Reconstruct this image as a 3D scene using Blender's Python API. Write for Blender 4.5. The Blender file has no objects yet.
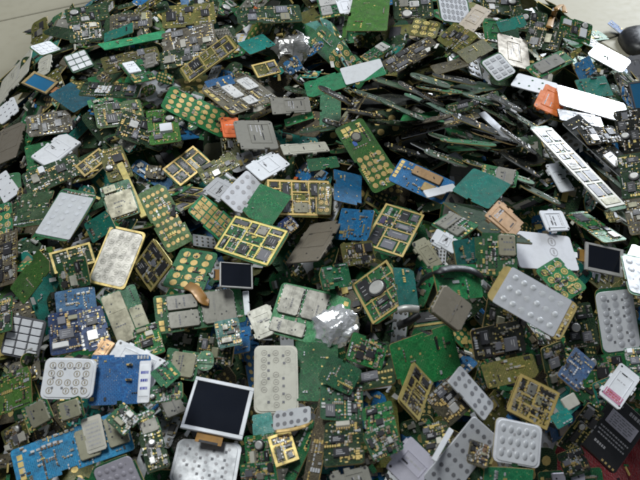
import bpy, bmesh, math, random
import numpy as np
from mathutils import Vector, Matrix, noise

S = bpy.context.scene
C = bpy.context.scene.collection
rnd = random.Random(11)

# ------------------------------------------------------------------ camera, lamps, exposure
CAM = np.array([0.0, 0.0, 0.64])
PITCH = math.radians(45)            # below the horizon
HFOV = math.radians(50)
FPX = 320 / math.tan(HFOV / 2)      # focal length in photo pixels
cd = bpy.data.cameras.new('camera'); cam = bpy.data.objects.new('camera', cd); C.objects.link(cam)
cam.location = CAM; cam.rotation_euler = (math.radians(90) - PITCH, 0, 0)
cd.sensor_fit = 'HORIZONTAL'; cd.angle = HFOV; cd.clip_start = 0.01; cd.clip_end = 50
cd.dof.use_dof = True; cd.dof.focus_distance = 0.74; cd.dof.aperture_fstop = 24
S.camera = cam

W = bpy.data.worlds.new('World'); S.world = W; W.use_nodes = True
W.node_tree.nodes['Background'].inputs[0].default_value = (0.72, 0.80, 0.92, 1)
W.node_tree.nodes['Background'].inputs[1].default_value = 0.115

def area(name, loc, target, sx, sy, power, col):
    d = bpy.data.lights.new(name, 'AREA'); d.shape = 'RECTANGLE'; d.size = sx; d.size_y = sy
    d.energy = power; d.color = col
    o = bpy.data.objects.new(name, d); C.objects.link(o); o.location = loc
    v = Vector(target) - Vector(loc); o.rotation_euler = v.to_track_quat('-Z', 'Y').to_euler()
    return o
area('ceiling_lamp', (-0.5, 0.75, 2.2), (0, 0.8, 0), 1.0, 0.4, 32, (0.96, 1.0, 0.985))
WINDOW = (1.72, 2.6, 1.15)
area('window_light', WINDOW, (0.3, 0.8, 0.1), 0.64, 0.66, 82, (0.86, 0.92, 1.0))

S.view_settings.view_transform = 'Standard'; S.view_settings.look = 'None'
S.view_settings.exposure = 0.18; S.view_settings.gamma = 1
S.render.engine = 'CYCLES'; S.cycles.filter_width = 2.3; S.cycles.max_bounces = 6
S.render.film_transparent = False

# ------------------------------------------------------------------ helpers
R_RIGHT = np.array([1.0, 0, 0])
R_FWD = np.array([0, math.cos(PITCH), -math.sin(PITCH)])
R_UP = np.array([0, math.sin(PITCH), math.cos(PITCH)])
def ray(px, py):
    d = R_FWD + R_RIGHT * ((px - 320) / FPX) + R_UP * ((240 - py) / FPX)
    return d / np.linalg.norm(d)

class MB:
    def __init__(s): s.v = []; s.f = []; s.m = []; s.sm = []
    def face(s, idx, m=0, smooth=False): s.f.append(idx); s.m.append(m); s.sm.append(smooth)
    def box(s, x0, x1, y0, y1, z0, z1, m=0, taper=0.0):
        b = len(s.v); t = taper
        s.v += [(x0,y0,z0),(x1,y0,z0),(x1,y1,z0),(x0,y1,z0),(x0+t,y0+t,z1),(x1-t,y0+t,z1),(x1-t,y1-t,z1),(x0+t,y1-t,z1)]
        for q in ((3,2,1,0),(4,5,6,7),(0,1,5,4),(1,2,6,5),(2,3,7,6),(3,0,4,7)): s.face([b+i for i in q], m)
    def rbox(s, cx, cy, lx, ly, ang, z0, z1, m=0):
        b = len(s.v); c, n = math.cos(ang), math.sin(ang)
        for z in (z0, z1):
            for sx, sy in ((-1,-1),(1,-1),(1,1),(-1,1)):
                x, y = sx*lx/2, sy*ly/2; s.v.append((cx+x*c-y*n, cy+x*n+y*c, z))
        for q in ((3,2,1,0),(4,5,6,7),(0,1,5,4),(1,2,6,5),(2,3,7,6),(3,0,4,7)): s.face([b+i for i in q], m)
    def prism(s, poly, z0, z1, mtop=0, mside=0, ch=0.0):
        b = len(s.v); n = len(poly)
        cx = sum(p[0] for p in poly)/n; cy = sum(p[1] for p in poly)/n
        s.v += [(x, y, z0) for x, y in poly]
        s.v += [(x, y, z1-ch) for x, y in poly]
        s.face([b+i for i in range(n-1, -1, -1)], mtop)
        for i in range(n): j = (i+1) % n; s.face([b+i, b+j, b+n+j, b+n+i], mside)
        if ch:
            s.v += [(x-(x-cx)/max(1e-6,math.hypot(x-cx,y-cy))*ch, y-(y-cy)/max(1e-6,math.hypot(x-cx,y-cy))*ch, z1) for x, y in poly]
            for i in range(n): j = (i+1) % n; s.face([b+n+i, b+n+j, b+2*n+j, b+2*n+i], mside)
            s.face([b+2*n+i for i in range(n)], mtop)
        else: s.face([b+n+i for i in range(n)], mtop)
    def disc(s, cx, cy, r, z0, z1, n=10, m=0):
        s.prism([(cx+r*math.cos(2*math.pi*i/n), cy+r*math.sin(2*math.pi*i/n)) for i in range(n)], z0, z1, m, m)
    def ring(s, cx, cy, r0, r1, z0, z1, n=12, m=0):
        b = len(s.v)
        for r, z in ((r1,z0),(r1,z1),(r0,z1),(r0,z0)):
            s.v += [(cx+r*math.cos(2*math.pi*i/n), cy+r*math.sin(2*math.pi*i/n), z) for i in range(n)]
        for k in range(3):
            for i in range(n):
                j = (i+1) % n; s.face([b+k*n+i, b+k*n+j, b+(k+1)*n+j, b+(k+1)*n+i], m)
    def dome(s, cx, cy, r, z, h, n=10, m=0, sq=1.0):
        b = len(s.v)
        for k, (rr, zz) in enumerate(((1,0),(.85,.45),(.5,.85))):
            s.v += [(cx+r*rr*math.cos(2*math.pi*i/n), cy+sq*r*rr*math.sin(2*math.pi*i/n), z+h*zz) for i in range(n)]
        s.v.append((cx, cy, z+h))
        for k in range(2):
            for i in range(n):
                j = (i+1) % n; s.face([b+k*n+i, b+k*n+j, b+(k+1)*n+j, b+(k+1)*n+i], m, True)
        for i in range(n): s.face([b+2*n+i, b+2*n+(i+1) % n, b+3*n], m, True)
    def build(s, name, mats, parent=None, kind=None):
        me = bpy.data.meshes.new(name); me.from_pydata(s.v, [], s.f)
        for m in mats: me.materials.append(M[m])
        me.polygons.foreach_set('material_index', s.m); me.polygons.foreach_set('use_smooth', s.sm); me.update()
        o = bpy.data.objects.new(name, me); C.objects.link(o)
        if parent: o.parent = parent
        if kind: o['kind'] = kind
        return o

# ------------------------------------------------------------------ materials
M = {}
def nodemat(name):
    m = bpy.data.materials.new(name); m.use_nodes = True; nt = m.node_tree
    M[name] = m
    return m, nt, nt.nodes['Principled BSDF']
def N(nt, t, **kw):
    n = nt.nodes.new(t)
    for k, v in kw.items(): setattr(n, k, v)
    return n
def mixcol(nt, fac, a, b, mode='MIX'):
    n = N(nt, 'ShaderNodeMix', data_type='RGBA', blend_type=mode)
    for s, v in ((0, fac), (6, a), (7, b)):
        if hasattr(v, 'links'): nt.links.new(v, n.inputs[s])
        else: n.inputs[s].default_value = v if s == 0 else (*v, 1)
    return n.outputs[2]
def ramp(nt, src, stops):
    n = N(nt, 'ShaderNodeValToRGB'); nt.links.new(src, n.inputs[0]); e = n.color_ramp.elements
    while len(e) < len(stops): e.new(0.5)
    for i, (p, c) in enumerate(stops): e[i].position = p; e[i].color = (c, c, c, 1)
    return n.outputs[0]
def tex(nt, kind, scale, coord, **kw):
    n = N(nt, kind)
    for k, v in kw.items():
        if k in n.inputs.keys(): n.inputs[k].default_value = v
        else: setattr(n, k, v)
    n.inputs['Scale'].default_value = scale; nt.links.new(coord, n.inputs['Vector'])
    return n
def grime(nt, base, coord, amount=0.45, dust=(0.30, 0.28, 0.24), stain=0.5):
    n1 = tex(nt, 'ShaderNodeTexNoise', 55, coord, Detail=6, Roughness=0.65)
    c = mixcol(nt, ramp(nt, n1.outputs[0], [(0.46, 0), (0.75, amount)]), base, dust)
    n2 = tex(nt, 'ShaderNodeTexNoise', 130, coord, Detail=5, Roughness=0.7)
    return mixcol(nt, ramp(nt, n2.outputs[0], [(0.30, stain), (0.52, 0)]), c, (0.02, 0.018, 0.015)), n2
def vary(nt, col, amt=0.35):
    oi = N(nt, 'ShaderNodeObjectInfo'); hs = N(nt, 'ShaderNodeHueSaturation')
    mr = N(nt, 'ShaderNodeMapRange'); mr.inputs[3].default_value = 1-amt; mr.inputs[4].default_value = 1+amt
    nt.links.new(oi.outputs['Random'], mr.inputs[0]); nt.links.new(mr.outputs[0], hs.inputs['Value'])
    m2 = N(nt, 'ShaderNodeMath', operation='MULTIPLY_ADD'); nt.links.new(oi.outputs['Random'], m2.inputs[0])
    m2.inputs[1].default_value = 7.31; m2.inputs[2].default_value = 0.0
    m3 = N(nt, 'ShaderNodeMath', operation='FRACT'); nt.links.new(m2.outputs[0], m3.inputs[0])
    m4 = N(nt, 'ShaderNodeMapRange'); m4.inputs[3].default_value = 0.485; m4.inputs[4].default_value = 0.515
    nt.links.new(m3.outputs[0], m4.inputs[0]); nt.links.new(m4.outputs[0], hs.inputs['Hue'])
    nt.links.new(col, hs.inputs['Color']); return hs.outputs[0]
def bump(nt, bsdf, h, strength, dist=0.0004):
    b = N(nt, 'ShaderNodeBump'); b.inputs['Strength'].default_value = strength; b.inputs['Distance'].default_value = dist
    nt.links.new(h, b.inputs['Height']); nt.links.new(b.outputs[0], bsdf.inputs['Normal'])

def pcb(name, col, trace, rough=0.42, spec=0.32):
    m, nt, b = nodemat(name); tc = N(nt, 'ShaderNodeTexCoord').outputs['Object']
    v1 = tex(nt, 'ShaderNodeTexVoronoi', 330, tc, feature='DISTANCE_TO_EDGE')
    tr = ramp(nt, v1.outputs['Distance'], [(0.02, 1), (0.09, 0)])
    br = tex(nt, 'ShaderNodeTexBrick', 210, tc); br.inputs['Mortar Size'].default_value = 0.03
    br.inputs['Color1'].default_value = (0, 0, 0, 1); br.inputs['Color2'].default_value = (0.1, 0.1, 0.1, 1); br.inputs['Mortar'].default_value = (1, 1, 1, 1)
    n0 = tex(nt, 'ShaderNodeTexNoise', 75, tc, Detail=2)
    area_ = ramp(nt, n0.outputs[0], [(0.44, 0), (0.5, 1)])
    c = mixcol(nt, tr, col, trace)
    c2 = mixcol(nt, br.outputs['Color'], tuple(x*0.72 for x in col), trace)
    c = mixcol(nt, area_, c, c2)
    v2 = tex(nt, 'ShaderNodeTexVoronoi', 420, tc)
    via = ramp(nt, v2.outputs['Distance'], [(0.07, 0.8), (0.12, 0)])
    c = mixcol(nt, via, c, (0.55, 0.47, 0.24))
    c = vary(nt, c, 0.32)
    c, n2 = grime(nt, c, tc, 0.13, stain=0.55)
    nt.links.new(c, b.inputs['Base Color']); b.inputs['Roughness'].default_value = rough
    nt.links.new(ramp(nt, n2.outputs[0], [(0.3, rough+0.2), (0.65, rough-0.08)]), b.inputs['Roughness'])
    bump(nt, b, v1.outputs['Distance'], 0.25); b.inputs['Specular IOR Level'].default_value = spec
for nm, c, t, rg, sp in (('green', (0.010,0.100,0.036), (0.03,0.20,0.070), .42, .32), ('bright', (0.014,0.180,0.065), (0.04,0.27,0.10), .42, .32),
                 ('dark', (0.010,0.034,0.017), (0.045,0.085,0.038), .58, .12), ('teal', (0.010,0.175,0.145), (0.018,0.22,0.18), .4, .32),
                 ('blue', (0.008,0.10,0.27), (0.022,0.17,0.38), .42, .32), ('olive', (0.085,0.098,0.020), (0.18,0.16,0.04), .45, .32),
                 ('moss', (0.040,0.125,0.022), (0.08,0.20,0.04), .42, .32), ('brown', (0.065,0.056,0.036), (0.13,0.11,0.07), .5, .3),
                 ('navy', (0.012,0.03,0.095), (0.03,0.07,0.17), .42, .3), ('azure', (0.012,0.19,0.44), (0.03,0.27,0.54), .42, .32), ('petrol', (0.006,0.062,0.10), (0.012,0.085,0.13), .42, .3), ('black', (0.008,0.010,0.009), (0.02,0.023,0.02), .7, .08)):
    pcb(nm, c, t, rg, sp)

def solid(name, col, rough=0.5, metal=0.0, gr=0.35, var=0.2, bmp=0.0, bscale=300, dust=(0.30,0.28,0.24), spec=0.5, stain=0.35):
    m, nt, b = nodemat(name); tc = N(nt, 'ShaderNodeTexCoord').outputs['Object']
    rgb = N(nt, 'ShaderNodeRGB'); rgb.outputs[0].default_value = (*col, 1)
    c = vary(nt, rgb.outputs[0], var) if var else rgb.outputs[0]
    c, n2 = grime(nt, c, tc, gr, dust, stain)
    nt.links.new(c, b.inputs['Base Color']); b.inputs['Metallic'].default_value = metal
    b.inputs['Specular IOR Level'].default_value = spec
    nt.links.new(ramp(nt, n2.outputs[0], [(0.3, min(1, rough+0.2)), (0.7, max(0.05, rough-0.08))]), b.inputs['Roughness'])
    if bmp:
        nb = tex(nt, 'ShaderNodeTexNoise', bscale, tc, Detail=3); bump(nt, b, nb.outputs[0], bmp, 0.0006)
solid('gold', (0.64,0.48,0.17), 0.5, 0.35, 0.25)
solid('goldframe', (0.52,0.41,0.14), 0.5, 0.35, 0.35, bmp=0.3)
solid('fr4', (0.30,0.22,0.08), 0.6, 0, 0.3)
solid('silver', (0.60,0.59,0.57), 0.40, 0.5, 0.15, 0.12, 0.25, 160, stain=0.22)
solid('can', (0.245,0.235,0.205), 0.40, 0.35, 0.2, 0.15, 0.3, 120, stain=0.3)
solid('tan', (0.30,0.285,0.20), 0.45, 0.25, 0.2, 0.12, 0.25, 120, stain=0.3)
solid('bronze', (0.27,0.235,0.185), 0.42, 0.45, 0.25, 0.12, 0.35, 140, stain=0.3)
solid('copper', (0.42,0.28,0.13), 0.42, 0.4, 0.35, 0.15, 0.3, 140)
solid('white', (0.70,0.71,0.75), 0.42, 0, 0.14, 0.06, 0.12, 120, (0.45,0.43,0.40), stain=0.15)
solid('greywhite', (0.50,0.51,0.54), 0.40, 0.1, 0.18, 0.08, 0.2, 120, (0.40,0.38,0.35), stain=0.22)
solid('domegrey', (0.52,0.53,0.57), 0.36, 0.25, 0.18, 0.08, 0.2, 120, stain=0.22)
solid('lilac', (0.45,0.43,0.50), 0.45, 0.1, 0.15, 0.06, 0.15, 120, stain=0.2)
solid('beige', (0.52,0.50,0.43), 0.42, 0.05, 0.2, 0.1, 0.15, 120, stain=0.22)
solid('dometan', (0.42,0.395,0.355), 0.38, 0.2, 0.2, 0.08, 0.2, 120, stain=0.28)
solid('chip', (0.022,0.022,0.026), 0.38, 0, 0.12, 0.4, 0.1, 200, (0.16,0.15,0.14), stain=0.2)
solid('chipgrey', (0.13,0.13,0.15), 0.36, 0, 0.12, 0.3, 0.1, 200, stain=0.2)
solid('chippurple', (0.055,0.045,0.11), 0.35, 0, 0.2, 0.2, 0.1, 200)
solid('blackplastic', (0.014,0.014,0.016), 0.32, 0, 0.1, 0.1, 0.15, 250, (0.12,0.12,0.12), stain=0.2)
solid('greyplastic', (0.10,0.10,0.115), 0.35, 0, 0.25, 0.1, 0.15, 250)
solid('orange', (0.60,0.10,0.02), 0.65, 0, 0.2, 0.1)
solid('red', (0.42,0.02,0.02), 0.6, 0, 0.15, 0.1)
solid('pink', (0.55,0.20,0.30), 0.6, 0, 0.2, 0.1)
solid('inkblue', (0.05,0.09,0.42), 0.6, 0, 0.1, 0.1)
solid('inkgrey', (0.16,0.16,0.18), 0.6, 0, 0.2, 0.1)
solid('inkpale', (0.42,0.41,0.43), 0.6, 0, 0.2, 0.1)
solid('capbeige', (0.31,0.255,0.17), 0.5, 0, 0.2, 0.3)
solid('capbrown', (0.14,0.085,0.045), 0.5, 0, 0.2, 0.3)
solid('solder', (0.50,0.50,0.50), 0.48, 0.6, 0.1, 0.1)
solid('glossywhite', (0.80,0.81,0.83), 0.26, 0, 0.03, 0.0, 0.5, 45, (0.6,0.6,0.6), stain=0.02)
solid('flex', (0.33,0.15,0.035), 0.35, 0.1, 0.2, 0.15)
solid('rubber', (0.012,0.012,0.014), 0.45, 0, 0.25, 0.0, 0.3, 400, (0.1,0.1,0.1))
solid('screenglass', (0.008,0.010,0.016), 0.12, 0, 0.03, 0.0, 0, 100, (0.08,0.08,0.09), stain=0.05)
solid('bluefilm', (0.02,0.12,0.24), 0.25, 0, 0.03, 0.0, stain=0.05)
solid('core', (0.018,0.020,0.016), 0.8, 0, 0.4, 0.0, 0.8, 90, (0.05,0.05,0.04))  # near-black colour stands in for deep shade where gaps open
for nm in ('screenglass', 'bluefilm'):
    b = M[nm].node_tree.nodes['Principled BSDF']; M[nm].node_tree.links.remove(b.inputs['Roughness'].links[0]); b.inputs['Roughness'].default_value = 0.14; b.inputs['Specular IOR Level'].default_value = 0.3
# crumpled foil
m, nt, b = nodemat('foil'); b.inputs['Base Color'].default_value = (0.86,0.86,0.88,1); b.inputs['Metallic'].default_value = 0.75; b.inputs['Roughness'].default_value = 0.26
tc = N(nt, 'ShaderNodeTexCoord').outputs['Object']; v = tex(nt, 'ShaderNodeTexNoise', 120, tc, Detail=2); bump(nt, b, v.outputs[0], 0.35, 0.002)
solid('dullfoil', (0.50,0.49,0.48), 0.30, 0.75, 0.15, 0, 0.3, 90, stain=0.3)
# red woollen cloth
m, nt, b = nodemat('redcloth'); tc = N(nt, 'ShaderNodeTexCoord').outputs['Object']
n1 = tex(nt, 'ShaderNodeTexNoise', 420, tc, Detail=4); n2 = tex(nt, 'ShaderNodeTexNoise', 40, tc, Detail=4)
c = mixcol(nt, n1.outputs[0], (0.14,0.006,0.012), (0.50,0.025,0.035)); c = mixcol(nt, ramp(nt, n2.outputs[0], [(0.45,0),(0.7,0.5)]), c, (0.26,0.012,0.016))
nt.links.new(c, b.inputs['Base Color']); b.inputs['Roughness'].default_value = 0.95; b.inputs['Sheen Weight'].default_value = 0.3
bump(nt, b, n1.outputs[0], 1.0, 0.003)
# ceramic floor tile and grout
m, nt, b = nodemat('tile'); tc = N(nt, 'ShaderNodeTexCoord').outputs['Object']
n1 = tex(nt, 'ShaderNodeTexNoise', 4, tc, Detail=8, Roughness=0.6); n2 = tex(nt, 'ShaderNodeTexNoise', 60, tc, Detail=6)
c = mixcol(nt, n1.outputs[0], (0.31,0.285,0.215), (0.365,0.34,0.265)); c = mixcol(nt, ramp(nt, n2.outputs[0], [(0.5,0),(0.8,0.35)]), c, (0.26,0.235,0.17))
nt.links.new(c, b.inputs['Base Color']); nt.links.new(ramp(nt, n2.outputs[0], [(0.3,0.72),(0.7,0.58)]), b.inputs['Roughness']); b.inputs['Specular IOR Level'].default_value = 0.3
bump(nt, b, n1.outputs[0], 0.1, 0.002)
solid('grout', (0.16,0.145,0.115), 0.9, 0, 0.3, 0.0)

# ------------------------------------------------------------------ the setting: tiled floor, red cloth
TS = 0.60
def ground(px, py, z=0.0):
    d = ray(px, py); return CAM + d * ((z - CAM[2]) / d[2])
ga, gb = ground(0, 21), ground(74, 5)
gang = math.atan2(gb[1]-ga[1], gb[0]-ga[0])
fl = MB(); fl.box(-3, 3, -1.5, 5, -0.03, -0.004); flo = fl.build('floor', ['grout']); flo['kind'] = 'structure'
tm = MB(); tm.prism([(sx*(TS/2-0.0022), sy*(TS/2-0.0022)) for sx, sy in ((-1,-1),(1,-1),(1,1),(-1,1))], -0.006, 0.0, 0, 0, 0.0015)
tile0 = None
cu, cv = (math.cos(gang), math.sin(gang)), (-math.sin(gang), math.cos(gang))
for i in range(-4, 5):
    for j in range(-4, 4):
        # the joint through ga-gb runs along cu; columns shifted so no cross joint shows at upper left
        x = ga[0] + cu[0]*(i*TS+0.07) + cv[0]*(j*TS+TS/2); y = ga[1] + cu[1]*(i*TS+0.07) + cv[1]*(j*TS+TS/2)
        if tile0 is None: o = tile0 = tm.build('tile', ['tile'])
        else: o = tile0.copy(); C.objects.link(o)
        o.parent = flo; o.location = (x, y, 0); o.rotation_euler = (0, 0, gang)

def heap(x, y):
    r = np.sqrt((x/0.545)**2 + ((y-0.86)/0.80)**2)
    h = 0.225*(1-np.clip(r, 0, 1.3)**2.6)
    h = h + 0.030*np.exp(-(((x+0.32)/0.2)**2 + ((y-0.35)/0.2)**2))
    h = h - 0.035*np.exp(-(((x-0.30)/0.14)**2 + ((y-0.33)/0.14)**2))
    h = h + 0.012*np.sin(x*17+y*9)*np.sin(y*14-x*5)*np.clip(h*12, 0, 1)
    h = h*np.clip((1.25-.68*(x-.33)-y)/.09, 0, 1)*np.where(y > .8, np.clip((x+.47+.25*np.clip(.95-y, 0, .15))/.07, 0, 1), 1)
    h = h - 0.062*np.exp(-(((x-0.13)/0.17)**2 + ((y-0.60)/0.06)**2))
    return np.maximum(h, 0)

CELL = 0.004; X0, Y0 = -0.95, -0.15; NX, NY = 475, 500
gx, gy = np.meshgrid(X0+CELL*np.arange(NX), Y0+CELL*np.arange(NY), indexing='ij')
HB = heap(gx, gy)
H = np.maximum(HB-0.036, 0.0)
def cells(x, y): return np.clip(((x-X0)/CELL).round().astype(int), 0, NX-1), np.clip(((y-Y0)/CELL).round().astype(int), 0, NY-1)
def surf(px, py, lift=0.0):
    d = ray(px, py); t = 0.2 + 0.001*np.arange(2200); p = CAM + d*t[:, None]
    i, j = cells(p[:, 0], p[:, 1]); hit = np.nonzero(p[:, 2] < H[i, j] + lift)[0]
    return p[hit[0]] if len(hit) else p[-1]

# red cloth: a rucked sheet at the near right foot of the heap
def cloth_z(x, y): return max(0.0, float(heap(np.array(x), np.array(y)))-0.022) + 0.007 + 0.007*noise.noise((x*16, y*16, 3)) + 0.004*noise.noise((x*45, y*30, 8))
cb = MB(); n = 60
for i in range(n+1):
    for j in range(n+1):
        x = 0.13+0.40*i/n + 0.012*math.sin(j*0.3); y = 0.12+0.27*j/n + 0.012*math.sin(i*0.23)
        cb.v.append((x, y, cloth_z(x, y)))
for i in range(n):
    for j in range(n): cb.face([i*(n+1)+j, (i+1)*(n+1)+j, (i+1)*(n+1)+j+1, i*(n+1)+j+1], 0, True)
cl = cb.build('red_cloth', ['redcloth']); md = cl.modifiers.new('thickness', 'SOLIDIFY'); md.thickness = 0.002; md.offset = -1
cl['label'] = 'rumpled dark red cloth showing between the boards at the lower right corner'; cl['category'] = 'cloth'
for x, y, z in cb.v:
    i, j = cells(np.array(x), np.array(y)); sl = (slice(int(i)-1, int(i)+2), slice(int(j)-1, int(j)+2)); H[sl] = np.maximum(H[sl], z+0.001)

# ------------------------------------------------------------------ board anatomy (portrait: u left to right, v top to bottom)
def outline(w, h, r, rng, notch=0):
    r = min(r, 0.48*min(w, h)); pts = []
    k = 4 if r > 0.0015 else 1
    cut = rng.choice((0, 90, 180, 270)) if notch and rng.random() < .5 else -1
    for cx, cy, a0 in ((w/2-r, h/2-r, 0), (-w/2+r, h/2-r, 90), (-w/2+r, -h/2+r, 180), (w/2-r, -h/2+r, 270)):
        if a0 == cut and r < .3*w:
            sx, sy = (1 if cx > 0 else -1), (1 if cy > 0 else -1); d, e = w*rng.uniform(.12, .3), h*rng.uniform(.05, .14)
            p, q, m = (sx*w/2, sy*(h/2-e)), (sx*(w/2-d), sy*h/2), (sx*(w/2-d), sy*(h/2-e))
            seg = [p, m, q] if rng.random() < .5 else [p, q]
            if a0 in (90, 270): seg = seg[::-1]
            pts += seg
        else: pts += [(cx+r*math.cos(math.radians(a0+90*i/k)), cy+r*math.sin(math.radians(a0+90*i/k))) for i in range(k+1)]
        if a0 in (90, 270):
            sg = -1 if a0 == 90 else 1; x = sg*w/2; dirn = -1 if a0 == 90 else 1
            if notch and rng.random() < notch:
                d = w*rng.uniform(.04, .10); c = rng.uniform(-.22, .22)*h; l = h*rng.uniform(.03, .09)
                y1, y2 = (c+l, c-l) if a0 == 90 else (c-l, c+l)
                pts += [(x, y1), (x-sg*d, y1), (x-sg*d, y2), (x, y2)]
            elif notch: pts += [(x, dirn*f*h) for f in (-.25, -.1, .1, .25)]
    if notch:
        a, b = rng.uniform(-.03, .05), rng.uniform(-.05, .05)
        pts = [(x*(1-abs(b)+b*2*y/h+a*(math.cos(math.pi*y/h)-.5)), y) for x, y in pts]
    return pts

class Build:
    def __init__(s, root, w, h, rng, t=0.0009): s.root, s.w, s.h, s.rng, s.t = root, w, h, rng, t; s.px = 0.0011
    def U(s, u): return (u-.5)*s.w
    def V(s, v): return (.5-v)*s.h
    def rect(s, u0, v0, u1, v1): return s.U(u0), s.U(u1), s.V(v1), s.V(v0)
    def board(s, col, rad=.1, notch=.6, edge='fr4', name='substrate', z=0.0, t=None):
        mb = MB(); mb.prism(outline(s.w, s.h, rad*s.w, s.rng, notch), z, z+(t or s.t), 0, 1); return mb.build(name, [col, edge], s.root)
    def pads(s, u0, v0, u1, v1, nc, nr, mat='gold', kind='ring', rad=None, name='contact_pads', z=None, skip=0.0):
        mb = MB(); z = s.t if z is None else z
        dx, dy = s.w*(u1-u0)/nc, s.h*(v1-v0)/nr; r = rad*min(s.w, s.h) if rad else 0.40*min(dx, dy)
        for a in range(nc):
            for b in range(nr):
                if s.rng.random() < skip: continue
                x, y = s.U(u0)+(a+.5)*dx+s.rng.gauss(0, .02)*dx, s.V(v0)-(b+.5)*dy+s.rng.gauss(0, .02)*dy
                if kind == 'ring': mb.ring(x, y, r*.66, r, z-.0001, z+.00018); mb.disc(x, y, r*.46, z-.0001, z+.00018, 8)
                elif kind == 'disc': mb.disc(x, y, r, z-.0001, z+.0002, 10)
                elif kind == 'dome': mb.ring(x, y, r*1.02, r*1.16, z-.0001, z+.00008, 10); mb.dome(x, y, r, z-.00005, r*.27*s.rng.choice((1, 1, 1, 1, .35)))
                elif kind == 'oval': mb.dome(x, y, r*1.25, z-.00005, r*.35, 10, 0, .7)
                elif kind == 'key': mb.box(x-dx*.36, x+dx*.36, y-dy*.34, y+dy*.34, z-.0001, z+.0008, 0, .0004)
                elif kind == 'sq': mb.box(x-r, x+r, y-r, y+r, z-.0001, z+.0002)
                elif kind == 'target': mb.ring(x, y, r*.78, r, z-.0001, z+.00015); mb.box(x-r*.45, x+r*.45, y-r*.2, y+r*.2, z-.0001, z+.00015)
        return mb.build(name, [mat], s.root, 'stuff')
    def sheet(s, u0, v0, u1, v1, mat, rad=.12, z=None, th=.0006, name='dome_sheet', notch=.0):
        x0, x1, y0, y1 = s.rect(u0, v0, u1, v1); z = s.t if z is None else z
        o = outline(x1-x0, y1-y0, rad*s.w, s.rng, notch); cx, cy = (x0+x1)/2, (y0+y1)/2
        mb = MB(); mb.prism([(a+cx, b+cy) for a, b in o], z, z+th, 0, 0, th*.4); return mb.build(name, [mat], s.root)
    def can(s, u0, v0, u1, v1, mat='can', hz=.0022, name='shield_can', holes=0, z=None):
        x0, x1, y0, y1 = s.rect(u0, v0, u1, v1); z = s.t if z is None else z; c = min(x1-x0, y1-y0)*.08
        mb = MB(); poly = [(x0+c,y0),(x1-c,y0),(x1,y0+c),(x1,y1-c),(x1-c,y1),(x0+c,y1),(x0,y1-c),(x0,y0+c)]
        mb.prism(poly, z, z+hz, 0, 0, .0005)
        if min(x1-x0, y1-y0) > .010:
            r = s.rng; zt = z+hz
            if r.random() < .6:
                f = r.uniform(.35, .65); yy = y0+(y1-y0)*f; mb.box(x0+c, x1-c, yy-.0003, yy+.0003, zt-.0001, zt+.00022)
            for k in range(r.randint(1, 2)):
                x, y = x0+(x1-x0)*r.uniform(.12, .3), y0+(y1-y0)*r.uniform(.2, .8)
                for q in range(r.randint(3, 7)):
                    l = r.uniform(.0007, .0018)
                    if x+l > x1-c: break
                    mb.box(x, x+l, y-.0006, y+.0006, zt-.0001, zt+.00005, 2); x += l+.0005
            for q in range(int((x1-x0)/.004)):
                x = x0+c+.004*q+.001; mb.box(x, x+.0012, y0-.0005, y0+.0003, z-.0001, z+hz*.5, 3); mb.box(x, x+.0012, y1-.0003, y1+.0005, z-.0001, z+hz*.5, 3)
        for k in range(holes):
            mb.disc(s.rng.uniform(x0+2*c, x1-2*c), s.rng.uniform(y0+2*c, y1-2*c), .0007, z+hz-.0002, z+hz+.00008, 8, 1)
        return mb.build(name, [mat, 'chip', 'inkgrey', 'solder'], s.root)
    def chip(s, u0, v0, u1, v1, mat='chip', hz=.0014, mark=True, name='chip'):
        x0, x1, y0, y1 = s.rect(u0, v0, u1, v1); mb = MB()
        mb.box(x0, x1, y0, y1, s.t-.0001, s.t+hz, 0, .00025)
        if mark and (x1-x0) > .006:
            for k in range(s.rng.randint(1, 3)):
                yy = y1-(y1-y0)*(.3+.2*k); l = (x1-x0)*s.rng.uniform(.3, .6)
                mb.box(x0+(x1-x0)*.18, x0+(x1-x0)*.18+l, yy-.0003, yy+.0003, s.t+hz-.0001, s.t+hz+.00004, 1)
        return mb.build(name, [mat, 'inkpale'], s.root)
    def small(s, u0, v0, u1, v1, n, name='small_components', big=1.0):
        mb = MB(); x0, x1, y0, y1 = s.rect(u0, v0, u1, v1); r = s.rng; k = 0; n = int(n*2.3)
        while k < n:
            x, y = r.uniform(x0, x1), r.uniform(y0, y1); m = r.choices(range(7), (5, 4.5, 3, 2.6, 4.5, 1.4, 1.3))[0]
            l, d = r.choice(((.0010,.0006),(.0014,.0008),(.0014,.0008),(.0014,.0008),(.0018,.0010),(.0024,.0014))); l *= big; d *= big
            if r.random() < .5: l, d = d, l
            cnt = r.choice((1, 1, 2, 3, 4, 6)); along = r.random() < .5; hz = r.uniform(.0003, .0009)*big
            for q in range(cnt):
                k += 1
                if abs(x)+l/2 > s.w/2*.96 or abs(y)+d/2 > s.h/2*.96 or x > x1 or y > y1: break
                mb.box(x-l/2, x+l/2, y-d/2, y+d/2, s.t-.0001, s.t+hz, m)
                if m in (1, 2) and r.random() < .6: mb.box(x-l/2-.0003, x-l/2+.00025, y-d/2-.00005, y+d/2+.00005, s.t-.0001, s.t+hz+.00005, 3)
                if along: x += l*1.5
                else: y += d*1.5
        return mb.build(name, ['chip', 'capbeige', 'capbrown', 'solder', 'gold', 'can', 'greywhite'], s.root, 'stuff')
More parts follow.
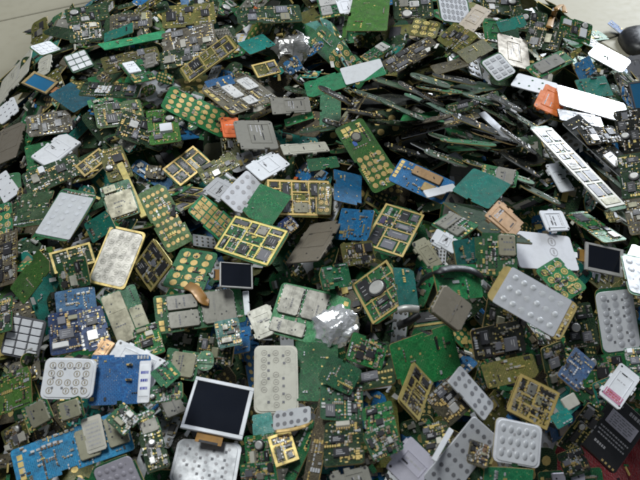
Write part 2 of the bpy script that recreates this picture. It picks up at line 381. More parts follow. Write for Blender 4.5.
    def ribs(s, u0, v0, u1, v1, nc, nr, mat='goldframe', chips=.75, chipm=('chip','chip','chipgrey'), hz=.0013, tw=.0011, jitter=.2):
        r = s.rng; mb = MB(); t = s.t; cl = [(u0, v0, u1, v1)]
        while len(cl) < nc*nr:                       # split the largest bay until there are enough
            cl.sort(key=lambda q: (q[2]-q[0])*s.w*(q[3]-q[1])*s.h); a, b, c, d = cl.pop(); f = r.choice((.33, .42, .5, .58, .66)); f2 = f
            if (c-a)*s.w > (d-b)*s.h: m = a+(c-a)*f; cl += [(a, b, m, d), (m, b, c, d)]; x = s.U(m); mb.box(x-tw/2, x+tw/2, s.V(d), s.V(b), t-.0001, t+hz*r.uniform(.9, 1.0))
            else: m = b+(d-b)*f; cl += [(a, b, c, m), (a, m, c, d)]; y = s.V(m); mb.box(s.U(a), s.U(c), y-tw/2, y+tw/2, t-.0001, t+hz*r.uniform(.9, 1.0))
        x0, x1, y0, y1 = s.rect(u0, v0, u1, v1); k = tw*.75
        for xx in (x0, x1): mb.box(xx-k, xx+k, y0-k*.98, y1+k*.98, t-.0001, t+hz*1.03)
        for yy in (y0, y1): mb.box(x0-k, x1+k, yy-k, yy+k, t-.0001, t+hz*1.06)
        mb.build('shield_frame', [mat], s.root)
        for a, b, c, d in cl:
            w, h = c-a, d-b; q = r.random(); iu, iv = .0012/s.w+w*r.uniform(.03, .10), .0012/s.h+h*r.uniform(.03, .10)
            if q < chips*.55: s.chip(a+iu, b+iv, c-iu, d-iv, r.choice(chipm), .001)
            elif q < chips*.8:
                if w*s.w > h*s.h: s.chip(a+iu, b+iv, a+w*.48, d-iv, r.choice(chipm), .001); s.chip(a+w*.58, b+iv, c-iu, b+h*.7, r.choice(chipm), .0009)
                else: s.chip(a+iu, b+iv, c-iu, b+h*.46, r.choice(chipm), .001); s.chip(a+iu, b+h*.56, a+w*.75, d-iv, r.choice(chipm), .0009)
            elif q < chips*.9: s.can(a+iu*.6, b+iv*.6, c-iu*.6, d-iv*.6, r.choice(('can', 'tan', 'silver')), .0013, 'shield_can', 2)
        s.small(u0+.03, v0+.02, u1-.03, v1-.02, int(12*nc*nr))
    def label(s, u0, v0, u1, v1, mat='white', lines=4, ink='inkpale', z=None, name='paper_label', ang=0):
        o = s.sheet(u0, v0, u1, v1, mat, .01, z, .0003, name); z = (s.t if z is None else z)+.0003
        if lines:
            mb = MB(); x0, x1, y0, y1 = s.rect(u0, v0, u1, v1)
            for k in range(lines):
                yy = y1-(y1-y0)*(k+1)/(lines+1); x = x0+(x1-x0)*.1
                while x < x0+(x1-x0)*.85:
                    l = (x1-x0)*s.rng.uniform(.05, .2); e = min(x+l, x0+(x1-x0)*.92)
                    mb.box(x, e, yy-(y1-y0)*.18/(lines+1), yy+(y1-y0)*.18/(lines+1), z-.00005, z+.00006); x = e+(x1-x0)*.04
            p = mb.build('print', [ink], o, 'stuff')
        return o
    def coin(s, u, v, r, mat='silver', hz=.003, name='buzzer'):
        mb = MB(); x, y = s.U(u), s.V(v); r *= s.w
        mb.prism([(x+r*math.cos(i*math.pi/10), y+r*math.sin(i*math.pi/10)) for i in range(20)], s.t, s.t+hz, 0, 0, .0006)
        mb.ring(x, y, r*1.02, r*1.25, s.t-.0001, s.t+hz*.6, 20, 1); return mb.build(name, [mat, 'chip'], s.root)
    def conn(s, u0, v0, u1, v1, mat='beige', pins=6, hz=.0028, name='connector'):
        x0, x1, y0, y1 = s.rect(u0, v0, u1, v1); mb = MB(); mb.box(x0, x1, y0, y1, s.t-.0001, s.t+hz, 0, .0003)
        lx = (x1-x0) > (y1-y0)
        for k in range(pins):
            f = (k+.5)/pins
            if lx: x = x0+(x1-x0)*f; mb.box(x-.0004, x+.0004, y0-.0012, y0+.0006, s.t-.0001, s.t+hz*.5, 1)
            else: y = y0+(y1-y0)*f; mb.box(x1-.0006, x1+.0012, y-.0004, y+.0004, s.t-.0001, s.t+hz*.5, 1)
        return mb.build(name, [mat, 'gold'], s.root)
    def border(s, mat='goldframe', tw=.0016, hz=.0006, rad=.1):
        mb = MB(); a = outline(s.w-.0006, s.h-.0006, rad*s.w, s.rng); b2 = outline(s.w-.0006-2*tw, s.h-.0006-2*tw, max(rad*s.w-tw, .0005), s.rng)
        n = len(a)
        if len(b2) != n: b2 = [(x*(1-2*tw/s.w), y*(1-2*tw/s.h)) for x, y in a]
        z0, z1 = s.t-.0001, s.t+hz
        mb.v += [(x,y,z0) for x,y in a]+[(x,y,z1) for x,y in a]+[(x,y,z1) for x,y in b2]+[(x,y,z0) for x,y in b2]
        for k in range(3):
            for i in range(n): j = (i+1) % n; mb.face([k*n+i, k*n+j, (k+1)*n+j, (k+1)*n+i])
        return mb.build('border_rail', [mat], s.root)

# ---- styles: each fills in one board
def st_keygold(b, col='green', rows=5, cols=3, top=.36, edge='fr4', blob=False, full=False, kind='ring', r=None):
    b.board(col, .12, .5, edge)
    v0 = .06 if full else top
    b.pads(.08, v0, .92, .96, cols, rows, 'gold', kind, r)
    if not full:
        b.small(.1, .06, .9, top-.02, 22)
        b.pads(.15, .04, .85, top*.4, 4, 2, 'gold', 'sq', None, 'solder_pads', None, .4)
    b.small(.06, v0, .94, .97, 26)
    if blob:
        b.coin(.48, .22, .13, 'can', .0016, 'buzzer'); b.label(.28, .26, .40, .33, 'inkblue', 0, name='film_tab')
def st_dome(b, col='green', sheet='domegrey', rows=5, cols=3, u0=.04, v0=.05, u1=.96, v1=.96, kind='dome', edge='fr4', dmat=None, rad=.14, marks=None, skip=0.05, r=None, border=None):
    b.board(col, .14, .3, edge)
    if border: b.border(border, .0018)
    if v0 > .06: b.small(.05, .01, .95, v0*.8, 14)
    b.sheet(u0, v0, u1, v1, sheet, rad)
    m = .05; z = b.t+.0006
    b.pads(u0+m, v0+m*.8, u1-m, v1-m*.8, cols, rows, dmat or sheet, kind, r, 'key_domes', z, skip)
    if kind == 'dome' and not marks: b.pads(u0+m, v0+m*1.5, u1-m*.2, v1-m*.2, cols, rows, 'inkpale', 'sq', .016, 'key_print', z, .3)
    if marks: b.pads(u0+m*2.2, v0+m*1.6, u1-m*2.2, v1-m*1.6, max(cols-1, 1), max(rows-1, 1), marks, 'sq', .028, 'key_slots', z, .25)
def st_ribs(b, col='green', nc=2, nr=3, mat='goldframe', u0=.06, v0=.05, u1=.94, v1=.95, chips=.85, chipm=('chip','chip','chipgrey'), edge='goldframe', tw=.0012, rad=.14, extra=None):
    b.board(col, rad, .4, edge); b.ribs(u0, v0, u1, v1, nc, nr, mat, chips, chipm, .0007, tw)
    if extra: b.coin(*extra)
    if v1 < .85: b.small(.06, v1, .94, .97, 25); b.pads(.1, v1+.02, .9, .97, 5, 2, 'gold', 'sq', None, 'solder_pads', None, .3)
    if u1 < .75: b.small(u1, .05, .97, .95, 30)
def st_cans(b, col='green', mat='can', rects=((.08,.08,.92,.46),(.08,.5,.6,.9)), edge='fr4', n=45):
    b.board(col, .08, .6, edge)
    for q in rects: b.can(*q, mat, holes=3)
    b.small(.04, .03, .96, .97, n); b.pads(.05, .9, .95, .98, 6, 1, 'gold', 'sq', None, 'solder_pads', None, .2)
def st_comps(b, col='dark', n=70, chips=4, edge='fr4', lab=False):
    b.board(col, .1, .8, edge); r = b.rng; used = []
    for k in range(chips*6):
        if len(used) >= chips: break
        cw, chh = r.uniform(.2, .42), r.uniform(.1, .24); u, v = r.uniform(.06, .94-cw), r.uniform(.06, .94-chh)
        if any(u < a[2]+.03 and u+cw > a[0]-.03 and v < a[3]+.02 and v+chh > a[1]-.02 for a in used): continue
        used.append((u, v, u+cw, v+chh)); q = r.random()
        if q < .62: b.chip(*used[-1], r.choice(('chip','chip','chipgrey')))
        elif q < .82: b.can(*used[-1], r.choice(('can','tan','silver')), .0018)
        elif q < .9: b.conn(*used[-1], r.choice(('beige','chip','white')))
        else: b.coin(u+cw/2, v+.1, .13)
    b.small(.04, .04, .96, .96, n); b.pads(.08, .03, .92, .97, 6, 10, 'gold', 'sq', .022, 'solder_pads', None, .72)
    if lab: b.label(*lab)
def st_plain(b, col='bright', edge='fr4', rad=.06, n=8, pads=True, notch=.6):
    b.board(col, rad, notch, edge)
    if n: b.small(.05, .05, .95, .95, n)
    if pads: b.pads(.08, .06, .92, .94, 4, 6, 'gold', 'sq', .02, 'solder_pads', None, .8)
def st_plate(b, mat='white', rad=.08, t=.0012, holes=0, notch=0.35, lab=None, marks=None, bare=False):
    b.t = t; mb = MB(); mb.prism(outline(b.w, b.h, rad*b.w, b.rng, notch), 0, t, 0, 0, t*.3); r = b.rng
    if t >= .001 and not bare and min(b.w, b.h) > .009:
        u0, v0, u1, v1 = r.uniform(.12, .2), r.uniform(.1, .3), r.uniform(.78, .88), r.uniform(.6, .88); x0, x1, y0, y1 = b.rect(u0, v0, u1, v1); e = .0007
        for q in ((x0, x1, y0, y0+e), (x0, x1, y1-e, y1), (x0, x0+e, y0+e, y1-e), (x1-e, x1, y0+e, y1-e)): mb.box(*q, t-.0001, t+.00035, 0, .0001)
        for k in range(r.randint(1, 3)):
            x, y, l = r.uniform(x0, x1*.3), r.uniform(y0+.001, y1-.001), r.uniform(.08, .3)*b.w; mb.box(x, x+l, y-.0005, y+.0005, t-.0001, t+.00008, 1)
        for sx in (-1, 1):
            for k in range(2):
                y = r.uniform(-.35, .35)*b.h; mb.box(sx*b.w*.49-.0014, sx*b.w*.49+.0014, y-.0018, y+.0018, -.0012, t*.55)
        for k in range(3): mb.disc(r.uniform(.36, .42)*r.choice((-1, 1))*b.w, r.uniform(.38, .44)*r.choice((-1, 1))*b.h, .0009, t-.0002, t+.00006, 8, 1)
        for k in range(r.randint(0, 3)):
            y = r.uniform(y0+.002, y1-.002); x = x0+.002
            while x < x1-.003 and r.random() < .85: l = r.uniform(.001, .003); mb.box(x, x+l, y-.0005, y+.0005, t-.0001, t+.00006, 2); x += l+.0007
    mb.build('plate', [mat, 'chip', 'inkpale'], b.root)
    if holes: b.pads(.1, .1, .9, .9, 3, 4, 'chip', 'disc', .022, 'rivet_holes', None, 1-holes/12)
    if lab: b.label(*lab)
    if marks: b.pads(*marks)
def st_perf(b, mat='greywhite', cols=4, rows=6, hole='inkgrey', r=.05, skip=.08, rad=.1):
    b.t = .0012; mb = MB(); mb.prism(outline(b.w, b.h, rad*b.w, b.rng, .3), 0, b.t, 0, 0, .0003); mb.build('membrane', [mat], b.root)
    b.pads(.06, .04, .94, .96, cols, rows, hole, 'disc', r, 'key_holes', None, skip)
def st_keys(b, mat='greyplastic', key='white', cols=3, rows=5):
    b.t = .0016; mb = MB(); mb.prism(outline(b.w, b.h, .12*b.w, b.rng), 0, b.t, 0, 0, .0004); mb.build('keypad_base', [mat], b.root)
    dx, dy = .9/cols, .92/rows
    for a in range(cols):
        for c in range(rows):
            b.can(.05+dx*a+.02, .04+dy*c+.014, .05+dx*(a+1)-.02, .04+dy*(c+1)-.014, key, .0011, 'key')
def st_screen(b, frame='white', glass='screenglass', bw=.06):
    b.t = .0022; mb = MB(); w, h = b.w, b.h; e = bw*min(w, h)*1.2
    mb.prism(outline(w*.98, h*.98, .001, b.rng), 0, .0016, 0, 0); mb.build('backing', ['greyplastic'], b.root)
    fb = MB(); z0, z1 = .0016, .0028
    for x0, x1, y0, y1 in ((-w/2, w/2, h/2-e, h/2), (-w/2, w/2, -h/2, -h/2+e), (-w/2, -w/2+e*.7, -h/2+e, h/2-e), (w/2-e, w/2, -h/2+e, h/2-e)):
        fb.box(x0, x1, y0, y1, z0, z1, 0, .0002)
    fb.build('bezel', [frame], b.root)
    g = MB(); g.box(-w/2+e*.7, w/2-e, -h/2+e, h/2-e, .0016, .0022); g.build('screen', [glass], b.root)
    rb = MB(); rb.box(-w*.22, w*.2, -h/2-h*.16, -h/2+.001, .0003, .0006); rb.box(-w*.16, w*.14, -h/2-h*.16, -h/2-h*.12, .0005, .0010, 1); rb.build('ribbon_tail', ['flex', 'chip'], b.root)
def st_battery(b):
    b.t = .0045; mb = MB(); mb.prism(outline(b.w, b.h, .05*b.w, b.rng), 0, b.t, 0, 0, .0008); mb.build('battery_body', ['blackplastic'], b.root)
    b.label(.14, .22, .88, .46, 'lilac', 5, 'inkgrey', name='rating_label')
    m2 = MB(); r = b.rng
    for v, s0, s1, th in ((.10, .08, .30, .018), (.10, .50, .96, .030), (.55, .12, .90, .012), (.61, .12, .84, .012), (.67, .16, .90, .012), (.80, .2, .5, .02)):
        u = s0
        while u < s1:
            l = r.uniform(.03, .07); m2.box(b.U(u), b.U(min(u+l, s1)), b.V(v+th), b.V(v-th), b.t-.00005, b.t+.00006); u += l+.02
    m2.build('print', ['inkpale'], b.root, 'stuff')
    b.pads(.55, .95, .95, .99, 4, 1, 'gold', 'sq', None, 'battery_contacts')
STY = dict(keygold=(st_keygold, 'keypad_board', 'circuit board'), dome=(st_dome, 'keypad_board', 'circuit board'), ribs=(st_ribs, 'circuit_board', 'circuit board'),
           cans=(st_cans, 'circuit_board', 'circuit board'), comps=(st_comps, 'circuit_board', 'circuit board'), plain=(st_plain, 'circuit_board', 'circuit board'),
           plate=(st_plate, 'cover_plate', 'plate'), perf=(st_perf, 'key_membrane', 'key membrane'), keys=(st_keys, 'keypad', 'keypad'),
           screen=(st_screen, 'display_module', 'display'), battery=(st_battery, 'phone_battery', 'battery'))

# ------------------------------------------------------------------ resting a rectangle on the heap
def samples(w, h):
    a = np.linspace(-.5, .5, max(3, int(w/.003)+1)); b = np.linspace(-.5, .5, max(3, int(h/.003)+1))
    A, B = np.meshgrid(a*w, b*h, indexing='ij'); return A.ravel(), B.ravel()
def rest_update(c, ax, ay, az, w, h, thick):
    A, B = samples(w, h); P = c + A[:, None]*ax + B[:, None]*ay + az*thick
    i, j = cells(P[:, 0], P[:, 1]); np.maximum.at(H, (i, j), P[:, 2])
def drop(x, y, w, h, rng, tiltmax=10, pct=18, rz=None, fit=0.85, bias=0.0):
    rz = rng.uniform(0, 2*math.pi) if rz is None else rz
    c, s = math.cos(rz), math.sin(rz); A, B = samples(w, h)
    px, py = x+A*c-B*s, y+A*s+B*c; i, j = cells(px, py); z = H[i, j]
    G = np.c_[px-x, py-y, np.ones_like(px)]; co = np.linalg.lstsq(G, z, rcond=None)[0]
    gxx, gyy = np.clip(co[0]*fit, -.9, .9)+math.tan(math.radians(rng.gauss(0, tiltmax))), np.clip(co[1]*fit, -.9, .9)+math.tan(math.radians(rng.gauss(0, tiltmax)))
    gyy -= bias
    nz = np.array([-gxx, -gyy, 1.0]); nz /= np.linalg.norm(nz)
    ax = np.array([c, s, 0]); ax -= nz*ax.dot(nz); ax /= np.linalg.norm(ax); ay = np.cross(nz, ax)
    P = A[:, None]*ax + B[:, None]*ay; i, j = cells(P[:, 0]+x, P[:, 1]+y)
    z0 = float(np.percentile(H[i, j]-P[:, 2], 100-pct)); cpos = np.array([x, y, max(z0, .001)])
    return cpos, ax, ay, nz

TH = np.radians(np.arange(0, 76, 1.5)); PHI = np.radians(np.arange(0, 360, 4.0))
CN = np.array([(math.sin(t)*math.cos(p), math.sin(t)*math.sin(p), math.cos(t)) for t in TH for p in PHI])
def solve_quad(q, aspect, prior=.55, nfix=None):
    cx, cy = sum(p[0] for p in q)/4, sum(p[1] for p in q)/4
    rays = np.array([ray(*p) for p in q]); rc = ray(cx, cy)
    cand = CN if nfix is None else np.array([np.array(nfix)/np.linalg.norm(nfix)])
    f = -(cand @ rc); ok = f > .045; cand = cand[ok]
    t = (cand @ rc)[:, None]/(cand @ rays.T); good = (t > .3).all(1) & (t < 3).all(1); cand, t = cand[good], t[good]
    P = rays[None]*t[:, :, None]
    e0, e1, e2, e3 = P[:,1]-P[:,0], P[:,2]-P[:,1], P[:,2]-P[:,3], P[:,3]-P[:,0]
    L = lambda v: np.linalg.norm(v, axis=1)
    X, Y = (e0+e2)/2, (e1+e3)/2; w, h = L(X), L(Y)
    cost = 2.0*((X*Y).sum(1)/(w*h))**2 + .25*(np.log(L(e0)/L(e2))**2+np.log(L(e1)/L(e3))**2) + .5*np.log(h/w/aspect)**2
    s0 = surf(cx, cy); d = .03
    i, j = cells(np.array([s0[0]+d, s0[0]-d, s0[0], s0[0]]), np.array([s0[1], s0[1], s0[1]+d, s0[1]-d])); z = HB[i, j]
    hn = np.array([-(z[0]-z[1])/(2*d)*.7, -(z[2]-z[3])/(2*d)*.7, 1]); hn /= np.linalg.norm(hn)
    cost = cost + prior*np.arccos(np.clip(cand @ hn, -1, 1))**2
    k = int(np.argmin(cost)); n = cand[k]; P = P[k]; X, Y = X[k], Y[k]
    ax = X/np.linalg.norm(X); ay = np.cross(n, ax)
    if ay.dot(-Y) < 0: ay = -ay
    # balance any remaining skew between the two axes
    yy = -Y/np.linalg.norm(Y); ax2 = ax+np.cross(yy, n)*(1 if np.cross(yy, n).dot(ax) > 0 else -1); ax = ax2/np.linalg.norm(ax2); ay = np.cross(n, ax)
    return P.mean(0), ax, ay, n, float(w[k]), float(h[k]), np.linalg.norm(s0-CAM)
def place_quad(q, aspect=2.1, prior=.55, pct=7, thick=.003, nfix=None):
    Pc, ax, ay, n, w, h, t0 = solve_quad(q, aspect, prior, nfix)
    best = None
    for s in np.arange(t0-.09, t0+.05, .002):
        c = CAM + Pc*s; A, B = samples(w*s, h*s); P = c + A[:, None]*ax + B[:, None]*ay
        i, j = cells(P[:, 0], P[:, 1]); gap = np.percentile(P[:, 2]-H[i, j], pct)
        if gap <= 0: break
        best = s
    s = best or t0-.09; c = CAM + Pc*s
    rest_update(c, ax, ay, n, w*s, h*s, thick)
    return c, ax, ay, n, w*s, h*s
def root_at(name, c, ax, ay, n):
    o = bpy.data.objects.new(name, None); C.objects.link(o); o.empty_display_size = .02
    o.matrix_world = Matrix(((ax[0], ay[0], n[0], c[0]), (ax[1], ay[1], n[1], c[1]), (ax[2], ay[2], n[2], c[2]), (0, 0, 0, 1)))
    return o

#@@STUFF
# ------------------------------------------------------------------ the mass of boards underneath (one uncountable mass)
def in_heap(rng):
    while True:
        x, y = rng.uniform(-.56, .56), rng.uniform(.08, 1.62)
        if float(heap(np.array(x), np.array(y))) > .012 and not (x > .19 and y < .335): return x, y
mass = MB(); MASSM = ['green','dark','olive','brown','teal','blue','moss','fr4','goldframe','chip','can','gold','capbeige','white','solder','core','bright','greywhite']
nv = 70; base = len(mass.v)
for i in range(nv+1):
    for j in range(nv+1):
        x, y = -.56+1.12*i/nv, .05+1.6*j/nv
        mass.v.append((x, y, max(float(heap(np.array(x), np.array(y)))-.042, -.003)))
for i in range(nv):
    for j in range(nv): mass.face([i*(nv+1)+j, (i+1)*(nv+1)+j, (i+1)*(nv+1)+j+1, i*(nv+1)+j+1], 15)  # added dark sheet under the boards; its colour gives the shade in gaps
r2 = random.Random(5)
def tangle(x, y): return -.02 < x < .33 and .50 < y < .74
def mass_board(x, y, tilt, wr=(.026, .048), hr=(.045, .10)):
    w, h = r2.uniform(*wr), r2.uniform(*hr)
    tg = tangle(x, y)
    c, ax, ay, n = drop(x, y, w, h, r2, tilt, bias=r2.uniform(.45, .85) if tg else 0.0, rz=r2.choice((1.57, 1.2, 2.0, 1.8, 1.4)) if tg and r2.random() < .7 else None); rest_update(c, ax, ay, n, w, h, .0022)
    def tr(px, py, pz): p = c+ax*px+ay*py+n*pz; return (p[0], p[1], p[2])
    k0 = len(mass.v); col = r2.choices((0,1,2,3,4,5,6,16,17), (5,8,3,4,2,1.5,2,1.5,1))[0]
    if tg and r2.random() < .6: col = 1  # shade of the tangle partly put into the board colour
    ol = outline(w, h, r2.choice((.002, .005, .009)), r2, .4); mass.prism(ol, 0, .0009, col, r2.choice((7, 7, 8, 1)))
    q = r2.random(); t = .0009
    if q < .16:
        for a in range(3):
            for b in range(5): mass.disc((a-1)*w*.28, (b-2)*h*.17, w*.09, t-.0001, t+.0002, 8, 11)
    elif q < .24:
        mass.box(-w*.45, w*.45, -h*.45, h*.45, t, t+.0005, r2.choice((13, 10, 17)))
        for a in range(3):
            for b in range(5): mass.dome((a-1)*w*.28, (b-2)*h*.17, w*.09, t+.0005, .001, 8, 10)
    else:
        for k in range(r2.randint(2, 5)):
            l, d = r2.uniform(.15, .4)*w, r2.uniform(.08, .25)*h; px, py = r2.uniform(-.3, .3)*w, r2.uniform(-.38, .38)*h
            mass.box(px-l/2, px+l/2, py-d/2, py+d/2, t-.0001, t+r2.uniform(.001, .0024), r2.choices((9,10,12,13,8), (5,4,1,1,1))[0], .0003)
        for k in range(26):
            l, d = r2.uniform(.001, .003), r2.uniform(.0008, .002); px, py = r2.uniform(-.45, .45)*w, r2.uniform(-.46, .46)*h
            mass.box(px-l/2, px+l/2, py-d/2, py+d/2, t-.0001, t+r2.uniform(.0004, .0012), r2.choices((9,12,14,11,13), (4,4,3,3,1))[0])
    mass.v[k0:] = [tr(*p) for p in mass.v[k0:]]
for k in range(1500): mass_board(*in_heap(r2), 11)
#@@HEROES
# ------------------------------------------------------------------ the boards one can pick out, lower ones first
HERO = []
def h(style, q, label, ref=None, asp=2.0, prior=.2, flip=False, nfix=None, pct=7, thick=.003, name=None, cat=None, keep=False, **kw):
    p = [(q[i], q[i+1]) for i in range(0, 8, 2)]
    L = lambda a, b: math.hypot(a[0]-b[0], a[1]-b[1])
    if not keep and L(p[0], p[1])+L(p[2], p[3]) > L(p[1], p[2])+L(p[3], p[0]): p = p[1:]+p[:1]
    if flip: p = p[2:]+p[:2]
    HERO.append(dict(style=style, q=p, label=label, ref=ref, asp=asp, prior=prior, nfix=nfix, pct=pct, thick=thick, name=name, cat=cat, kw=kw))

# --- far rim of the heap
h('comps', (64,10,105,3,112,20,68,25), 'dark chip-covered board at the far left edge of the heap', col='dark', prior=1.2)
h('comps', (108,17,152,10,152,30,112,31), 'brownish board with small parts near the far left rim', col='brown', prior=1.2)
h('comps', (160,6,214,4,216,24,164,30), 'olive component board lying flat at the far rim', col='olive', prior=1.2)
h('comps', (236,8,300,5,302,22,238,26), 'shadowy dark board behind the far crumpled foil', col='dark', prior=1.2)
h('cans', (316,0,338,-4,340,16,322,20), 'board with pale metal cans at the far middle rim', mat='silver', prior=1.2)
h('plate', (337,2,357,-2,358,12,339,15), 'small white plate beside the far olive green panel', mat='white', asp=0)
h('comps', (392,-4,432,-6,434,18,394,22), 'dark board behind the far white key sheet', col='dark', prior=1.2)
h('comps', (480,-6,520,-4,522,14,482,16), 'dark green board at the far right rim of the heap', col='dark', prior=1.2)
h('plain', (358,-12,388,-10,392,30,341,33), 'olive green panel with a teal strip along its near edge', 'the far olive green panel', col='moss', n=14)
h('dome', (436,-4,467,-4,472,28,440,20), 'white key sheet with dark marks at the far rim', 'the far white key sheet', sheet='white', rows=6, cols=4, kind='target', dmat='inkgrey')
h('plate', (468,2,481,8,480,40,470,26), 'yellow ochre strip standing beside the far white key sheet', mat='capbeige', asp=0)
h('keygold', (413,18,440,22,436,42,410,34), 'olive board with a cluster of gold round pads near the far rim', col='olive', full=True, rows=3, cols=3, asp=0)
h('comps', (512,8,548,14,545,34,508,30), 'mixed component board by the brown flex strip at the far right', col='dark')
h('plain', (482,18,516,20,520,42,484,40), 'bright green board near the far right rim', col='bright', n=20)
h('plain', (496,22,522,15,528,26,500,34), 'pale blue green plate slanting at the far right rim', col='teal', n=4)
h('comps', (562,16,592,24,590,46,556,36), 'green component board at the right far corner of the heap', 'the far right corner board', col='green', n=80)
h('comps', (528,26,566,30,556,52,524,48), 'dark board with chips behind the grey shielded board', col='dark', n=60)
# --- upper left
h('plain', (40,33,56,26,86,33,76,43), 'dark grey green bare board near the floor at far left', col='dark', n=6, asp=0)
h('comps', (68,24,100,22,104,40,70,44), 'mottled dark board behind the white telephone keys', col='dark')
h('plain', (104,32,130,26,136,34,106,41), 'short teal green board above the long green strip', col='teal', n=2, asp=0)
h('plain', (100,43,160,33,176,36,102,52), 'long bright green board seen almost edge on', 'the long bright green strip', col='bright', n=4, asp=3, edge='bright')
h('comps', (98,60,158,45,162,64,108,74), 'olive board with tiny parts below the long green strip', col='olive', n=80)
h('dome', (28,47,50,41,63,50,41,57), 'small board with three rows of white keys by the floor', sheet='white', rows=3, cols=3, kind='key', dmat='white', asp=1.5)
h('keys', (66,57,82,50,98,66,70,75), 'white telephone keys on a green board at upper left', 'the white telephone keys', mat='green', key='white', cols=3, rows=3, asp=1.2)
h('plate', (0,80,25,62,34,66,2,102), 'blank pale beige panel leaning at the left edge by the floor', 'the pale beige panel', mat='beige', asp=0)
h('plate', (35,60,47,59,54,71,43,75), 'small round-cornered beige piece near the floor', mat='beige', rad=.3, asp=0)
h('comps', (160,34,214,22,216,44,166,56), 'grey green board with metal bits behind the gold-edged board', col='brown', n=80)
h('comps', (160,52,206,44,208,62,160,72), 'dark green component board at upper left of centre', col='dark', n=90)
h('screen', (20,84,36,73,58,83,48,96), 'dark board framed in gold with a small blue display', frame='fr4', glass='bluefilm', asp=1.3, bw=.12)
h('plain', (47,96,73,82,96,100,75,113), 'smooth blue green board with a pale rim', 'the smooth blue green board', col='petrol', n=0, pads=False, asp=1.3, edge='fr4')
h('comps', (77,96,86,82,141,85,138,99), 'dark board carrying a white sticker near the upper left', col='dark', lab=(.25,.25,.75,.5), asp=2.4)
h('perf', (-4,112,10,99,24,109,2,124), 'white key sheet with dark dots at the left edge', mat='white', cols=3, rows=4, asp=0)
h('cans', (120,65,140,59,160,80,132,84), 'board with torn white label and metal can', mat='white', rects=((.1,.1,.6,.6),))
h('plate', (143,55,155,53,158,66,146,69), 'small square grey shield on an olive board', mat='can', asp=0)
h('ribs', (188,86,180,70,228,34,240,48), 'slanting board with gold edge and chips at upper middle', 'the slanting gold-edged board', col='olive', nc=2, nr=4, edge='gold', chips=.5)
h('plain', (236,42,262,37,278,44,250,56), 'triangular teal green board beside the crumpled foil', col='teal', n=3, asp=0)
h('ribs', (250,66,275,60,281,73,258,79), 'small gold chip board below the far foil', col='olive', nc=2, nr=1, mat='gold', asp=1.7)
h('plain', (204,82,230,75,236,84,210,92), 'blue board peeping out above the silver component board', col='blue', n=4)
# --- upper middle: the tangle of boards seen on edge, dark colours carrying part of its shade
h('comps', (380,62,430,36,440,48,394,77), 'dark component board slanting up behind the white sticker board', col='brown', n=90)
h('cans', (358,58,384,41,393,48,370,64), 'narrow green board with silver parts', mat='silver', rects=((.1,.1,.9,.4),))
h('plain', (430,66,462,58,470,66,436,76), 'board with a rusty orange face near the upper middle', col='brown', n=4)
h('comps', (436,40,456,22,478,36,460,56), 'yellow-framed chip board below the far white key sheet', col='olive', n=60)
h('plain', (455,50,482,42,497,50,466,64), 'blank olive board lying beyond the ribbed white keys', col='olive', n=3, asp=0)
h('plain', (446,88,478,82,505,89,468,95), 'dark green board seen nearly edge on above the silver strip', col='dark', n=6, asp=2.2, prior=.1, pads=False)
h('comps', (445,105,499,92,500,101,448,118), 'component board tipped back in the dark upper right tangle', col='dark', n=90, asp=2.4, prior=.1)
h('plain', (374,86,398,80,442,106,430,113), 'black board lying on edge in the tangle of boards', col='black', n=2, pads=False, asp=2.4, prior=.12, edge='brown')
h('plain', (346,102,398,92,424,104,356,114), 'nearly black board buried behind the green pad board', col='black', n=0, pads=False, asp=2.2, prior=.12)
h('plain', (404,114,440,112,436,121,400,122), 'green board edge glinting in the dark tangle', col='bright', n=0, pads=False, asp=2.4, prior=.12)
h('comps', (400,133,478,112,480,120,402,139), 'long grey component board seen on edge below the dark tangle', 'the long grey edge-on board', col='brown', n=90, asp=2.6, prior=.1, edge='greywhite')
h('plate', (477,114,485,112,515,140,508,143), 'thin bright white strip in the upper right tangle', mat='white', asp=4, bare=True)
h('plain', (446,147,508,144,511,149,449,153), 'thin green board edge right of the blue patch board', col='bright', n=0, pads=False, asp=2.4, prior=.08)
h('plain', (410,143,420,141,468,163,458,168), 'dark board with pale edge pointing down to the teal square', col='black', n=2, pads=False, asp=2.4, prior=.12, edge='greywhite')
h('plate', (442,156,456,154,468,163,456,166), 'white glint in the dark tangle, built as a small white plate', mat='white', asp=0)  # added white plate stands in for a glint on the dark board
h('comps', (488,100,504,96,530,130,516,140), 'dark component board beside the large silver frame board', col='dark', n=60)
h('plain', (486,143,524,138,536,144,494,152), 'shaded green board left of the large silver frame board', col='dark', n=2, pads=False, asp=2.2, prior=.08)  # shade put into the colour: dark in place of green
h('plain', (492,160,536,152,546,162,502,174), 'deep green board under the large silver frame board', col='black', n=4, pads=False, asp=2.2, prior=.1)  # near-black colour carries the shade on this green board
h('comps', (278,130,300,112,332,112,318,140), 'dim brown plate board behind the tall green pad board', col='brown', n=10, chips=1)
h('plate', (281,146,326,142,328,150,284,158), 'pale cream strip board seen on edge', mat='beige', asp=0)
h('plain', (284,120,312,112,314,118,286,128), 'thin green board edge below the grey metal scrap', col='bright', n=2, asp=2.6, prior=.12)
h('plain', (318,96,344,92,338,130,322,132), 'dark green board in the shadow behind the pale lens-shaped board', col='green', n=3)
h('comps', (334,128,357,96,366,95,351,124), 'pale mottled narrow board tapering at both ends', 'the pale tapering board', col='brown', n=70, edge='fr4', asp=2.2, prior=.12)
h('plain', (306,160,336,156,340,168,310,172), 'green board edge in the shadow left of the tall pad board', col='green', n=3, asp=2.2, prior=.12)
